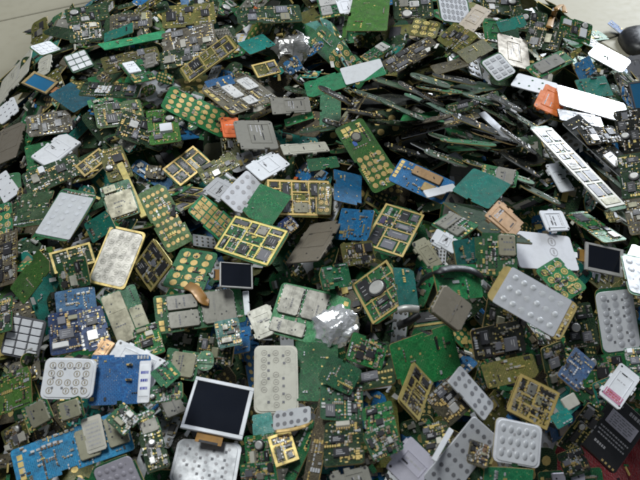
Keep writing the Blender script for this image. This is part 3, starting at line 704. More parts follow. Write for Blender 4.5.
for k, (x, y, l, sl, th, cc) in enumerate(((352,88,44,.35,5,'dark'), (404,92,52,.42,5,'green'), (420,100,40,-.15,4,'black'), (368,118,46,.12,5,'dark'), (470,128,48,.3,5,'black'), (428,132,60,.28,4,'dark'), (384,142,44,.3,5,'black'),
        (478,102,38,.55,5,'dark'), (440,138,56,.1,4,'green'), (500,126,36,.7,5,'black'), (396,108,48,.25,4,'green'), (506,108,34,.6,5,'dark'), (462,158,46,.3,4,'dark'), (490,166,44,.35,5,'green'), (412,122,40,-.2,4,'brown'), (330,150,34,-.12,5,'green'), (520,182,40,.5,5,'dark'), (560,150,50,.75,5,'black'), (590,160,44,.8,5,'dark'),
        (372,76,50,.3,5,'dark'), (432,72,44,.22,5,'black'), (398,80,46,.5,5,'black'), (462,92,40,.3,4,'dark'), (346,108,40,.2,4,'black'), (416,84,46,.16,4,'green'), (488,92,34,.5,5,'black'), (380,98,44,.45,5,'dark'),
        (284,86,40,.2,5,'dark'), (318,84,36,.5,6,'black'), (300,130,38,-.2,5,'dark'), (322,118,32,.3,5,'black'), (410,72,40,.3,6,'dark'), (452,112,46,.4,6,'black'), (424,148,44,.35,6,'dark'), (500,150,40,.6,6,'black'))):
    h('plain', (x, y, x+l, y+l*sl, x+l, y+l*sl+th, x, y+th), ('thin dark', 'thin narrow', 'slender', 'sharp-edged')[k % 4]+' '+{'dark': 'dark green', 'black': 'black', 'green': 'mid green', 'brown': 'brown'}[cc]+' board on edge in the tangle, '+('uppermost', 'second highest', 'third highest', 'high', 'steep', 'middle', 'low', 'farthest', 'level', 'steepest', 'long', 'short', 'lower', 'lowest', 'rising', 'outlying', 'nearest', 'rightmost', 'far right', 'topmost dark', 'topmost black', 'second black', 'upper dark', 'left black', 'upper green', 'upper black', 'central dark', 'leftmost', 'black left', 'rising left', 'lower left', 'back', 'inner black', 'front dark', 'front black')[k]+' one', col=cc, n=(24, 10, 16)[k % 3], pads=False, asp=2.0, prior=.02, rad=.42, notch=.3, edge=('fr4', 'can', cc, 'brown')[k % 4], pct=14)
# --- top right
h('plate', (612,60,650,52,652,76,618,84), 'dark grey plastic phone cover at the right edge', mat='greyplastic', asp=0, nfix=(-.15,-.45,1), name='phone_cover', cat='phone cover', thick=.006)
h('plate', (497,39,531,37,525,73,499,60), 'grey brown card with a pale gold border', 'the grey brown card', mat='bronze', asp=0)
h('dome', (478,61,500,53,517,72,498,85), 'ribbed white keypad near the upper right', 'the ribbed white keypad', sheet='white', rows=4, cols=3, kind='key', dmat='greywhite', asp=1.3)
h('cans', (524,68,562,50,574,62,538,80), 'green board with a long grey shield can', 'the grey shielded board', mat='can', rects=((.12,.2,.85,.85),), asp=2.2)
h('plain', (572,66,588,54,596,72,580,82), 'blue and yellow striped board next to the dazzling white plate', col='blue', n=12, asp=1.5)
h('plain', (572,82,606,74,612,98,584,98), 'pale green board between the two dazzling white plates', col='teal', n=8, asp=1.4)
h('perf', (508,86,520,74,560,85,556,98), 'white key sheet with green dots beside the orange plate', 'the white dotted sheet', mat='white', hole='green', cols=2, rows=4, skip=.4, asp=1.9)
h('plate', (528,104,548,87,566,92,562,120), 'bright orange plastic plate at upper right', 'the bright orange plate', mat='orange', asp=0)
h('plate', (590,50,602,44,616,56,630,84), 'dazzling white plate at the far right edge of the heap', 'the far dazzling plate', mat='glossywhite', asp=0, nfix='glare', bare=True, notch=0, rad=.15)
h('plate', (556,86,626,104,628,124,560,106), 'long dazzling white plate right of the orange plate', 'the long dazzling plate', mat='glossywhite', asp=0, nfix='glare', bare=True, notch=0, rad=.1)
h('screen', (628,84,656,78,662,108,634,112), 'grey blue display module at the right edge', frame='greyplastic', glass='bluefilm', asp=1.2)
h('plate', (556,108,600,118,604,128,560,122), 'dark plastic strip below the long dazzling plate', mat='blackplastic', asp=0)
h('comps', (612,112,644,108,648,150,620,156), 'glinting board with white flecks at the right edge', col='black', n=100)
h('comps', (560,122,580,116,640,170,626,184), 'long black board beside the large silver frame board', col='black', n=40, asp=3, edge='greywhite')
h('comps', (576,128,612,126,624,142,588,146), 'black board sprinkled with white and copper parts', col='black', n=90)
h('comps', (616,158,650,150,656,196,622,200), 'greenish board with copper parts at the right edge', col='dark', n=100)
h('comps', (622,202,650,196,656,232,630,236), 'shiny brown board at the right edge below the frame board', col='brown', n=60)
h('plate', (546,166,560,162,572,190,560,194), 'white sliver of plate under the large silver frame board', mat='white', asp=0)
h('ribs', (527,124,548,130,627,204,609,217), 'large silver framed board with grey chips slanting at right', 'the large silver frame board', nc=2, nr=6, mat='beige', chipm=('chipgrey','chipgrey','chip'), edge='silver', chips=1.15, asp=3.3, tw=.0022, prior=.35, pct=1)
h('cans', (480,164,522,172,512,188,482,182), 'grey shielded scrap above the bronze plate', mat='can', rects=((.05,.1,.95,.6),), asp=1.8)
# --- mid left
h('plate', (-4,132,23,124,21,156,-2,164), 'dark brown panel with yellow rim at the left edge', mat='bronze', asp=0)
h('comps', (24,116,70,110,74,132,30,138), 'board with brown and yellow parts below the blue green board', col='brown', n=80)
h('comps', (92,104,140,100,146,124,98,130), 'crowded green board at left of the gold pad boards', col='moss', n=100)
h('comps', (112,134,126,112,166,124,164,156), 'broad dark component board with a shadowed lower edge', col='dark', n=110, asp=1.6)
h('plain', (24,148,50,140,56,170,30,176), 'grey green board under the blank white can', col='green', n=12)
h('comps', (20,176,76,152,84,176,30,196), 'dark board with chips below the blank white can', col='dark', n=80)
h('ribs', (74,167,101,149,109,158,86,179), 'gold framed board with two black chips right of the white can', col='olive', nc=2, nr=2, asp=1.9)
h('plate', (33,157,62,134,84,143,48,172), 'blank white shield can lying at left', 'the blank white can', mat='white', holes=2, asp=1.7, t=.003)
h('perf', (-8,178,6,174,22,188,4,208), 'white numbered key sheet at the left edge', mat='white', cols=3, rows=3, asp=0)
h('keygold', (-6,206,12,202,14,236,-4,242), 'green board with yellow pads at the left edge', col='bright', full=True, rows=4, cols=2)
h('plain', (20,196,56,190,44,226,14,228), 'dark blue green board left of the grey dome sheet', col='dark', n=30)
h('comps', (98,152,122,146,134,176,110,184), 'board with copper parts beside a thin gold rail', col='olive', n=60)
h('plate', (118,164,124,162,146,216,140,220), 'thin gold rail standing between the left boards', 'the thin gold rail', mat='goldframe', asp=0, name='metal_rail', cat='rail')
h('cans', (100,190,128,178,142,214,110,222), 'khaki shielded board left of the gold keypad boards', mat='tan', rects=((.05,.3,.95,.95),(.1,.05,.5,.25)), asp=1.3)
h('dome', (62,188,99,195,70,243,33,236), 'grey dome keypad sheet on a green board at left', 'the grey dome sheet', sheet='greywhite', rows=6, cols=3, kind='disc', dmat='domegrey', v0=.1, asp=1.6, r=.055, rad=.03)
h('plain', (82,222,110,211,114,226,96,246), 'plain blue green board right of the grey dome sheet', col='teal', n=8)
h('comps', (-6,236,20,230,16,282,-6,290), 'board with silver parts at the left edge', col='brown', n=110)
h('plain', (38,247,55,268,24,303,11,290), 'dark mossy bare board at left', 'the dark mossy board', col='moss', n=4)
h('ribs', (46,252,92,244,96,262,56,276), 'shadowed board with thin yellow ribs below the grey dome sheet', col='dark', nc=3, nr=1, chips=.3, asp=2.2)
h('comps', (56,262,86,256,92,284,62,292), 'board with tan parts left of the beige dome sheet', col='green', n=60)
h('plain', (54,292,94,286,98,312,58,318), 'torn bright blue board fragment', col='blue', n=20, asp=1.6)
# --- centre left
h('comps', (146,112,176,108,182,142,150,146), 'green and brown board below the gold spotted keypad', col='moss', n=60)
h('keygold', (172,84,230,115,223,140,159,108), 'green keypad board spotted with gold pads at upper left of centre', 'the gold spotted keypad', col='bright', full=True, rows=7, cols=4, kind='disc', asp=2.1, edge='bright')
h('cans', (197,89,250,76,276,98,236,118), 'dense silver component board above the orange scrap', 'the silver component board', col='brown', mat='silver', rects=((.1,.1,.5,.35),(.15,.5,.6,.7),(.65,.4,.9,.6)), n=130, asp=1.8)
h('plate', (270,100,308,96,312,114,272,114), 'crushed grey metal scrap behind the brown grey card', mat='can', asp=0, notch=1)
h('plain', (303,84,380,57,386,76,309,99), 'green board with a white sticker on its right half', 'the white sticker board', col='bright', n=2, asp=2.6, pads=False)
h('plate', (340,70,380,57,386,75,346,85), 'white paper sticker sheet on the long green board', mat='white', asp=0, t=.0004, pct=40)
h('plate', (221,119,239,117,240,138,222,138), 'small orange plastic scrap under the gold spotted keypad', 'the small orange scrap', mat='orange', asp=0)
h('plate', (236,127,279,117,268,149,238,150), 'rough brown grey card at upper centre', 'the brown grey card', mat='can', asp=0)
h('ribs', (162,171,193,144,212,163,180,188), 'rounded board with yellow frame around black chips', 'the rounded yellow frame board', nc=2, nr=3, mat='gold', asp=1.7, rad=.25, edge='gold')
h('keygold', (136,196,164,181,194,240,168,254), 'olive green keypad board with rows of gold pads', 'the olive keypad', col='moss', full=True, rows=8, cols=5, asp=2.0, edge='gold', kind='disc')
h('comps', (196,170,232,150,240,166,206,186), 'olive board with gold dots behind the white key dots', col='olive', n=50)
h('plate', (201,192,218,176,238,188,222,203), 'plain pale cover lying beside white round keys', mat='greywhite', asp=0)
h('plate', (242,168,276,150,288,166,264,181), 'pale blue white cover plate above centre', 'the pale blue white cover', mat='white', holes=2, asp=1.7, notch=.6)
h('perf', (222,196,244,171,267,186,238,219), 'white key sheet with grey round keys near centre', 'the white round key sheet', mat='white', cols=3, rows=5, r=.08, hole='inkpale', asp=1.7)
h('keygold', (203,192,235,222,220,244,187,212), 'bright green keypad board with blocky gold pads', 'the blocky pad board', col='bright', full=True, rows=6, cols=4, asp=1.5, kind='sq')
h('ribs', (262,179,333,181,331,218,268,217), 'yellow ribbed board with black chips at centre', 'the central yellow ribbed board', col='olive', nc=3, nr=4, mat='gold', asp=1.9, edge='gold')
h('plain', (240,212,259,186,293,195,271,230), 'smooth dark green blank panel at centre', 'the smooth dark green panel', col='green', n=1, pads=False, asp=1.5)
h('comps', (266,232,290,214,298,226,280,246), 'purple chip board with white squares near centre', col='navy', n=40)
h('ribs', (232,218,294,228,266,272,215,247), 'gold framed phone board with large dark chips below centre', 'the gold framed phone board', nc=3, nr=4, mat='gold', asp=1.6, edge='gold', chipm=('chipgrey','chip'))
h('plate', (284,268,312,222,344,223,320,258), 'scuffed brown metal shield right of centre', 'the scuffed brown shield', mat='bronze', holes=3, asp=1.6)
h('keygold', (183,246,218,256,205,291,159,289), 'green keypad board ringed with gold round pads', 'the gold ring keypad', col='bright', full=True, rows=5, cols=3, asp=1.3, edge='gold', kind='disc')
h('keygold', (318,185,332,184,331,216,316,214), 'narrow yellow chip board left of the blue pad board', col='olive', full=True, rows=4, cols=2)
# --- centre right
h('plain', (332,170,362,176,362,208,334,200), 'blue board with gold square pads left of the tall pad board', col='blue', n=4)
h('plain', (340,206,378,212,366,240,338,242), 'dark blue board with white chips near centre', col='blue', n=30)
h('keygold', (336,129,363,117,401,180,372,197), 'tall green keypad board with a silver buzzer and gold pads', 'the tall green pad board', col='moss', rows=5, cols=4, top=.48, kind='disc', asp=2.0, blob=True, edge='bright')
h('cans', (400,157,457,184,441,204,389,182), 'blue board with two gold patches right of the tall pad board', 'the blue gold-patch board', col='azure', mat='copper', rects=((.08,.2,.42,.72),(.52,.05,.85,.45)), n=20, asp=2.2)
h('plate', (424,193,452,182,456,190,428,200), 'white plastic strip at the end of the blue gold-patch board', mat='white', asp=0, notch=1)
h('plain', (449,191,476,169,510,184,490,211), 'smooth turquoise board right of the blue gold-patch board', 'the smooth turquoise board', col='teal', n=0, pads=False, asp=1.3)
h('plain', (436,200,490,210,520,240,500,246), 'dark board edge running below the turquoise board', col='dark', n=10, asp=3)
h('plate', (480,216,500,203,526,224,512,238), 'bronze brown shield below the turquoise board', mat='copper', asp=0)
h('ribs', (386,204,426,214,404,262,359,245), 'silver and gold framed phone board with purple chips', 'the purple chip board', nc=2, nr=4, mat='goldframe', chipm=('chippurple','chip','chipgrey'), asp=1.5, rad=.3, edge='silver')
h('cans', (428,224,452,214,478,224,460,244), 'green board with silver grey cans right of the purple chip board', mat='can', rects=((.1,.1,.9,.5),(.1,.55,.5,.9)), asp=1.4)
h('plate', (430,240,436,231,462,240,452,256), 'white plastic bracket above the black cable', mat='white', asp=0, notch=1)
h('plate', (408,242,426,240,442,262,432,272), 'tan metal plate with round holes', mat='tan', holes=8, asp=0)
h('plain', (452,240,486,236,490,258,456,268), 'dark teal board with a few cream pads near the black cable', col='teal', n=10)
h('cans', (474,234,518,233,516,276,476,276), 'green board with one tan shield right of the black cable', 'the single tan shield board', col='green', mat='tan', rects=((.55,.05,.95,.55),), asp=1.1, n=50)
h('plate', (512,233,571,234,573,264,520,276), 'white printed card behind the large dome sheet', 'the white printed card', mat='white', asp=0, t=.0008, marks=(.1,.1,.9,.6,3,1,'inkpale','target',.12,'print'))
h('plate', (536,209,561,213,571,232,548,231), 'white label plate under the large silver frame board', mat='white', asp=0)
h('comps', (560,212,586,214,626,238,606,246), 'green board with copper bits at the right below the frame board', col='green', n=60, asp=2.2)
h('plain', (430,268,476,262,482,300,440,300), 'teal green board under the black cable', col='bright', n=16)
h('comps', (340,244,372,240,376,262,344,268), 'olive board with dark chips under the purple chip board', col='olive', n=60)
h('ribs', (352,286,388,257,413,300,372,328), 'round buzzer board with chips left of the green slab', 'the round buzzer board', nc=2, nr=3, extra=(.48,.42,.17), col='green', mat='goldframe', chips=.6, asp=1.5)
h('plain', (392,263,412,274,420,304,398,312), 'smooth teal board right of the round buzzer', col='teal', n=5, pads=False, asp=1.7)
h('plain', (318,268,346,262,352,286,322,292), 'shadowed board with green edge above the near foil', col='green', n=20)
# --- right
h('screen', (583,243,623,250,620,278,584,270), 'black display module framed with silver slots at right', 'the black slotted display', frame='silver', asp=1.4, bw=.1)
h('plate', (626,244,648,250,648,284,628,268), 'dazzling white plate at the right edge below the frame board', mat='glossywhite', asp=0, nfix='glare', bare=True, notch=0)
h('keygold', (531,271,560,257,585,288,566,304), 'green board with copper square pads under the large dome sheet', 'the copper square pad board', col='bright', full=True, rows=4, cols=3, asp=1.5)
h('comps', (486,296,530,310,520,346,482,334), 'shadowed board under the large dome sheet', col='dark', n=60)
h('comps', (560,308,590,300,600,346,566,350), 'dark board between the two dome keypads', col='dark', n=40)
h('dome', (505,264,580,306,559,340,484,300), 'large silver grey dome sheet with gold edged ends', 'the large dome sheet', col='goldframe', sheet='domegrey', rows=6, cols=3, v0=.09, v1=.91, u0=.0, u1=1.0, asp=1.95, r=.075, rad=.05, edge='gold', dmat='greywhite')
h('dome', (592,290,633,285,641,350,602,357), 'white dome keypad with dark slots at right', 'the white slotted dome keypad', col='green', sheet='white', rows=7, cols=3, marks='inkgrey', dmat='domegrey', asp=1.6, r=.075)
h('dome', (612,252,660,262,656,300,636,296), 'board with glossy key domes at the right edge', sheet='greywhite', rows=4, cols=3)
# --- near left
h('keys', (10,315,47,320,39,364,1,352), 'grey keypad with white oblong keys at left', 'the white oblong keys', asp=1.3)
h('comps', (-6,300,14,296,12,330,-6,336), 'green component board at the left edge above the white keys', col='green', n=70)
h('comps', (46,316,84,308,90,350,52,356), 'dark blue chip board right of the white oblong keys', col='navy', n=60)
h('dome', (111,225,147,234,125,291,87,283), 'beige dome keypad sheet with gold rim at left', 'the beige dome sheet', sheet='dometan', rows=7, cols=4, kind='target', dmat='can', edge='gold', asp=1.7, border='goldframe')
h('ribs', (134,264,154,239,174,262,152,296), 'gold framed chip board right of the beige dome sheet', col='olive', nc=2, nr=3, asp=1.6)
h('cans', (97,299,136,283,153,334,121,347), 'pale khaki shield with a stepped cutout', 'the pale khaki shield', mat='tan', rects=((.03,.03,.58,.97),(.6,.42,.97,.97)), asp=1.35, n=16)
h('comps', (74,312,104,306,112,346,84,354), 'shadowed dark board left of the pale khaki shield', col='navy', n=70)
h('plate', (93,357,104,337,114,344,103,364), 'ochre plastic block left of the white notched plate', mat='copper', asp=0)
h('plain', (-4,372,30,372,34,398,-4,424), 'green component board at the lower left edge', col='moss', n=60, asp=1.4)
h('comps', (132,330,158,322,166,352,138,362), 'board with white and red parts above the white notched plate', col='green', n=60)
h('cans', (150,296,242,287,245,324,160,334), 'green board with three large grey shield cans', 'the three-can board', mat='can', rects=((.08,.1,.92,.48),(.08,.52,.45,.86),(.5,.52,.92,.86)), asp=2.2, n=50)
h('plate', (243,292,249,291,250,315,244,316), 'short white bar at the end of the three-can board', mat='white', asp=0, name='plastic_bar', cat='bar')
h('screen', (216,262,254,266,250,290,222,288), 'black display with a silver rim in shadow below the framed phone board', frame='silver', asp=1.4, bw=.05)
h('plain', (232,330,252,326,250,352,230,356), 'bright blue board scrap above the white-framed display', col='blue', n=8)
h('comps', (200,332,236,336,232,368,196,362), 'dark board with metal block above the white-framed display', col='dark', n=60)
h('plate', (247,314,270,302,277,332,258,342), 'blank cream plate left of the shielded green board', mat='beige', asp=0)
h('cans', (282,281,352,300,338,350,267,333), 'green board with large pale shield cans beside the near foil', 'the shielded green board', col='bright', mat='can', rects=((.04,.02,.3,.5),(.4,.38,.96,.7),(.4,.05,.96,.34)), asp=1.3, flip=True, n=30)
h('plain', (296,340,340,346,338,400,296,404), 'dark green bare board right of the white column keypad', col='green', n=6)
h('cans', (168,348,200,352,196,384,162,376), 'khaki metal bracket board above the white-framed display', mat='tan', rects=((.1,.1,.9,.8),), asp=1.2)
h('plain', (196,350,214,352,214,372,198,370), 'round-ended green board scrap beside the khaki bracket', col='bright', n=6, rad=.45, asp=0)
h('plate', (107,358,119,342,162,356,150,405), 'white notched plate behind the dark blue green board', 'the white notched plate', mat='white', asp=0, holes=2)
h('cans', (88,354,154,355,146,404,92,406), 'dark blue green board joining the white button sheet', col='blue', mat='gold', rects=((.2,.3,.24,.4),(.5,.3,.54,.4)), n=8, asp=1.3)
h('plate', (138,362,152,360,149,404,139,402), 'white sticker with blue handwriting at the end of the dark blue green board', mat='white', asp=0, t=.0006, pct=30, lab=(.1,.1,.9,.85,'white',3,'inkblue'), name='paper_label', cat='label')
h('dome', (45,359,99,357,91,402,42,397), 'white button sheet with gold ringed keys at lower left', 'the white button sheet', col='white', sheet='white', rows=5, cols=4, kind='target', dmat='capbeige', asp=1.3, marks='inkgrey', edge='greywhite')
h('cans', (20,408,46,396,56,420,32,434), 'tan connector block on a green board at lower left', mat='tan', rects=((.1,.1,.9,.8),), asp=1.2)
h('cans', (56,402,80,396,86,416,62,424), 'small board with tan shield left of the ochre block', mat='tan', rects=((.1,.1,.9,.9),), asp=1.2)
h('comps', (2,430,24,420,34,440,8,454), 'board with tan parts above the large blue board', col='olive', n=50)
h('cans', (7,447,126,411,134,449,22,492), 'large blue board with tan socket and paper label at lower left', 'the large blue board', col='azure', mat='tan', rects=((.15,.28,.85,.46),(.1,.02,.8,.2)), n=60, asp=2.4)
h('plate', (80,420,100,414,108,448,88,455), 'paper label with print on the large blue board', mat='beige', asp=0, t=.0005, pct=45, lab=(.1,.1,.9,.9,'beige',6,'inkpale'), name='paper_label', cat='label')
h('cans', (134,416,152,408,164,432,142,440), 'green board with a pale square shield below the blue handwritten sticker', mat='can', rects=((.1,.4,.9,.9),), asp=1.2)
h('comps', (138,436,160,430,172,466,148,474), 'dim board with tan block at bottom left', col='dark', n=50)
h('dome', (92,468,130,452,152,492,106,506), 'lilac grey dome sheet at the bottom edge', 'the lilac dome sheet', sheet='lilac', rows=5, cols=4, asp=1.3, r=.07)
h('cans', (158,402,178,396,188,412,166,422), 'grey shield scrap left of the white-framed display', mat='can', rects=((.05,.05,.95,.95),), asp=1.3)
h('comps', (150,388,184,380,182,400,152,404), 'board with yellow connector left of the white-framed display', col='green', n=50)
# --- near middle
h('dome', (253,345,297,347,299,413,255,414), 'tall white column keypad with small round keys', 'the white column keypad', col='beige', sheet='beige', rows=8, cols=3, kind='target', dmat='can', v0=.02, v1=.98, asp=1.6, marks='inkgrey', skip=.15)
h('plain', (251,416,273,412,274,434,254,438), 'small square teal board below the white column keypad', col='teal', n=0, pads=False, asp=1)
h('perf', (272,413,313,404,309,426,275,431), 'pale key strip with two rows of grey holes', 'the two-row key strip', mat='greywhite', cols=2, rows=5, r=.11, asp=2)
h('dome', (181,436,241,446,236,488,166,486), 'white keypad sheet with grey keys at the bottom edge', 'the bottom white keypad', col='white', sheet='greywhite', rows=5, cols=5, kind='disc', dmat='inkpale', asp=1.2, r=.035, marks='inkgrey', skip=.1)
h('screen', (195,378,255,390,241,442,181,429), 'square black display with a wide white frame', 'the white-framed display', frame='white', asp=1.2, keep=True)
h('comps', (244,436,286,430,290,464,248,470), 'shaded green chip board below the square teal board', col='green', n=80)
h('comps', (240,464,276,460,280,492,244,494), 'green component board at the bottom edge by the white keypad', col='green', n=90)
h('plain', (284,478,312,420,320,424,296,486), 'narrow green board on edge below the two-row key strip', col='green', n=10, asp=3)
h('plain', (300,486,322,398,332,400,322,490), 'long gold edged board standing on edge at bottom middle', 'the long gold edged board', col='brown', n=20, asp=3, edge='gold')
h('comps', (322,384,360,384,366,424,318,420), 'gold rimmed dark green board with chips at bottom middle', 'the gold rimmed chip board', col='green', n=40, edge='gold', asp=1.2)
h('comps', (326,424,362,420,366,464,322,468), 'dark chip board with an orange part at bottom middle', col='dark', n=70)
h('plain', (392,338,448,326,464,368,396,400), 'large bright green slab with a few white parts', 'the bright green slab', col='bright', n=8, asp=1.2)
h('comps', (350,352,390,340,396,386,352,392), 'shadowy green board between the near foil and the green slab', col='dark', n=50)
h('comps', (362,410,394,400,398,440,366,450), 'dark green board with yellow corner at bottom middle', col='green', n=60)
h('cans', (428,310,442,285,471,305,458,336), 'bronze shield board with a red mark', 'the red marked bronze board', col='dark', mat='bronze', rects=((.02,.02,.98,.98),), asp=1.2, n=0)
h('comps', (470,330,520,318,526,352,474,362), 'black parts board right of the bronze shield', col='black', n=30)
h('ribs', (394,396,415,366,429,378,420,428), 'brown gold framed board leaning on the green slab', 'the leaning gold frame board', col='brown', nc=2, nr=3, mat='goldframe', asp=1.8, edge='gold')
h('comps', (424,398,452,374,478,402,448,428), 'brown board with dark chips left of the grey hole strip', col='brown', n=60, asp=1.3)
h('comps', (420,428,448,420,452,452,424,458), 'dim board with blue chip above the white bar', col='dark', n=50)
h('perf', (457,365,497,405,480,423,450,382), 'grey hole strip membrane slanting at lower middle', 'the grey hole strip', mat='greywhite', cols=3, rows=5, r=.09, asp=1.9)
h('plain', (480,366,532,352,540,378,488,388), 'dark olive board above the yellow ribbed near board', col='olive', n=14)
h('plate', (330,476,366,464,376,492,334,500), 'dusty grey green plate at the bottom edge', mat='can', asp=0)
h('plate', (372,464,421,440,430,462,424,496), 'lilac grey sheet of bare membrane at the bottom edge', 'the lilac bare membrane', mat='lilac', asp=0, notch=.5)
h('perf', (476,414,497,440,452,498,418,478), 'light grey membrane with a grid of dark holes at the bottom', 'the dark-holed membrane', mat='greywhite', cols=4, rows=6, r=.06, asp=1.7)
h('plate', (429,458,450,429,455,432,434,461), 'bright white plastic bar at bottom middle', mat='white', asp=0, name='plastic_bar', cat='bar')
# --- near right
h('comps', (540,350,562,338,572,384,548,392), 'dark board with green edge below the large dome sheet', col='dark', n=50)
h('ribs', (520,372,560,393,546,430,504,412), 'olive board with thin yellow ribs near the lower right', 'the yellow ribbed near board', col='olive', nc=3, nr=4, mat='gold', chips=.5, asp=1.2, edge='gold')
h('plain', (556,372,574,350,596,362,576,396), 'navy blue board with gold pads near the lower right', col='navy', n=24)
h('comps', (578,356,628,352,630,380,584,390), 'green board with pale parts below the white slotted keypad', col='green', n=80)
h('plate', (561,400,572,392,580,404,566,412), 'small cream plate near the lower right', mat='beige', asp=0)
h('plain', (549,416,566,408,574,420,558,430), 'little teal board left of the grey chip board', col='teal', n=2, asp=1.2)
h('comps', (554,444,590,402,604,414,574,454), 'grey chip board left of the black battery', 'the grey chip board', col='dark', n=80, asp=2)
h('dome', (497,414,541,428,539,466,490,464), 'white keypad sheet with ringed keys above red cloth', 'the ringed white keypad', col='white', sheet='white', rows=5, cols=3, kind='oval', dmat='greywhite', asp=1.2, marks='inkpale')
h('plain', (484,466,534,468,530,492,482,490), 'green board with one gold hole at the bottom edge', col='bright', n=10, asp=1.8)
h('cans', (538,472,600,466,606,496,540,500), 'board with two small bluish screens at the bottom edge', mat='lilac', rects=((.1,.3,.9,.5),(.1,.6,.9,.8)), asp=1.9)
h('battery', (614,395,648,424,612,474,577,442), 'black phone battery with pale rating label and print', 'the black battery', asp=1.25, thick=.006, keep=True)
h('comps', (622,350,652,346,656,378,630,380), 'green board with white specks at the right edge', col='green', n=80)
# --- pieces lapping over their neighbours
h('comps', (352,330,388,346,380,372,346,360), 'dark green chip board tucked under the near foil wad', col='green', n=60, asp=1.4)
h('plain', (330,352,362,372,350,396,318,380), 'deep green board sliver below the near foil wad', col='green', n=16, asp=1.4)
h('comps', (214,322,238,318,244,344,218,350), 'small board with khaki block between the three-can board and the display', col='teal', n=40, asp=1.2)
h('ribs', (268,438,290,430,300,460,276,468), 'small yellow framed chip board under the two-row key strip', col='olive', nc=2, nr=2, mat='gold', asp=1.4)
h('comps', (362,436,392,424,404,448,374,464), 'green chip board above the lilac bare membrane', col='green', n=50, asp=1.3)
h('comps', (470,440,492,446,486,470,466,462), 'little board with red and black parts beside the dark-holed membrane', col='brown', n=40, asp=1.2)
h('plain', (150,372,168,360,182,374,164,392), 'small bright green scrap between the sticker and the white-framed display', col='bright', n=10, asp=1.2)
h('comps', (104,418,124,404,142,418,124,438), 'green scrap with tan parts at the end of the large blue board', col='green', n=40, asp=1.2)
h('comps', (590,384,610,376,616,396,598,404), 'narrow board with white parts beside the pink-stamped plate', col='teal', n=40, asp=1.4)
h('comps', (556,454,580,446,592,470,566,480), 'silver chip board lying on the red cloth', col='dark', n=50, asp=1.3)
h('plate', (595,396,622,362,642,382,618,406), 'white shield plate with pink stamp at right', 'the pink-stamped plate', mat='white', asp=1.4, prior=1.0, notch=0, holes=2, lab=(.1,.72,.9,.92,'pink',2,'red'))
# ------------------------------------------------------------------ single boards filling the gaps between those
def inside(px, py, q):
    s = 0
    for k in range(4):
        (x0, y0), (x1, y1) = q[k], q[(k+1) % 4]; c = (x1-x0)*(py-y0)-(y1-y0)*(px-x0)
        if c < 0: return False
    return True
LOOK = [('comps', dict(col='dark', n=55, chips=3), 'dark chip-covered board'), ('comps', dict(col='green', n=55, chips=3), 'green component board'),
        ('comps', dict(col='olive', n=55, chips=3), 'olive component board'), ('comps', dict(col='brown', n=55, chips=3), 'brown component board'),
        ('ribs', dict(col='green', nc=2, nr=3), 'gold-framed chip board'), ('ribs', dict(col='dark', nc=2, nr=3, mat='silver'), 'silver-framed chip board'),
        ('cans', dict(col='green'), 'green board with metal cans'), ('cans', dict(col='dark', mat='tan'), 'dark board with tan cans'),
        ('keygold', dict(col='green'), 'green gold-pad keypad board'), ('keygold', dict(col='blue'), 'blue gold-pad keypad board'),
        ('plain', dict(col='bright', n=14), 'bright green bare board'), ('plain', dict(col='teal', n=10), 'teal bare board'), ('plain', dict(col='blue', n=20), 'blue bare board'),
        ('plain', dict(col='dark', n=20), 'dark bare board'), ('dome', dict(sheet='greywhite'), 'pale dome keypad board'), ('perf', dict(mat='white'), 'white dotted key sheet')]
LW = (8, 10, 8, 5, 10, 2, 3, 2, 8, 1, 3, 1, 1.2, 2, 1, .6)
r3 = random.Random(23); fillers = []; tries = 0
NF = max(0, 296-len(HERO))
while len(fillers) < NF and tries < 20000:
    tries += 1; px, py = r3.uniform(-10, 650), r3.uniform(-5, 490)
    if px < 95-py*.85 or py < (px-478)*.24 or (px > 535 and py > 430): continue
    cov = sum(inside(px, py, d['q']) for d in HERO)
    if cov > 0 and tries < 15000: continue
    if 345 < px < 530 and 75 < py < 180 and r3.random() < .4: continue
    if any(math.hypot(px-a, py-b) < 24 for a, b in fillers) and tries < 12000: continue
    fillers.append((px, py))
refs = [d for d in HERO if d['ref']]
def centre(d): return sum(p[0] for p in d['q'])/4, sum(p[1] for p in d['q'])/4
usedlab = {}
def lab_for(px, py, look):
    best = sorted(refs, key=lambda d: math.hypot(centre(d)[0]-px, centre(d)[1]-py))
    for d in best[:4]:
        cx, cy = centre(d); dx, dy = px-cx, py-cy
        rel = ('right of' if dx > 0 else 'left of') if abs(dx) > 1.3*abs(dy) else ('below' if dy > 0 else 'above')
        if 0.6 < abs(dx)/(abs(dy)+.01) < 1.3: rel = ('below and ' if dy > 0 else 'above and ')+('right of' if dx > 0 else 'left of')
        s = f'{look} half buried {rel} {d["ref"]}'
        if s not in usedlab: usedlab[s] = 1; return s
    return s
for px, py in fillers:
    st, kw, look = r3.choices(LOOK, LW)[0]; p = surf(px, py)
    frag = r3.random() < .35
    w, hh = (r3.uniform(.020, .034), r3.uniform(.030, .055)) if frag else (r3.uniform(.034, .046), r3.uniform(.06, .10))
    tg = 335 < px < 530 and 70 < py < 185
    if tg: st, kw, look = r3.choice((LOOK[0], LOOK[13], LOOK[1], LOOK[3]))  # mostly dark looks here, carrying the tangle's shade in their colour
    c, ax, ay, n = drop(p[0], p[1], w, hh, r3, 20, 10, bias=r3.uniform(.45, .8) if tg else 0.0, rz=r3.uniform(1.1, 2.1) if tg else None); rest_update(c, ax, ay, n, w, hh, .003)
    fn, nm, cat = STY[st]; o = root_at(nm, c, ax, ay, n); fn(Build(o, w, hh, r3), **kw)
    o['label'] = lab_for(px, py, look); o['category'] = cat; o['group'] = 'scrap phone boards heaped on the floor'

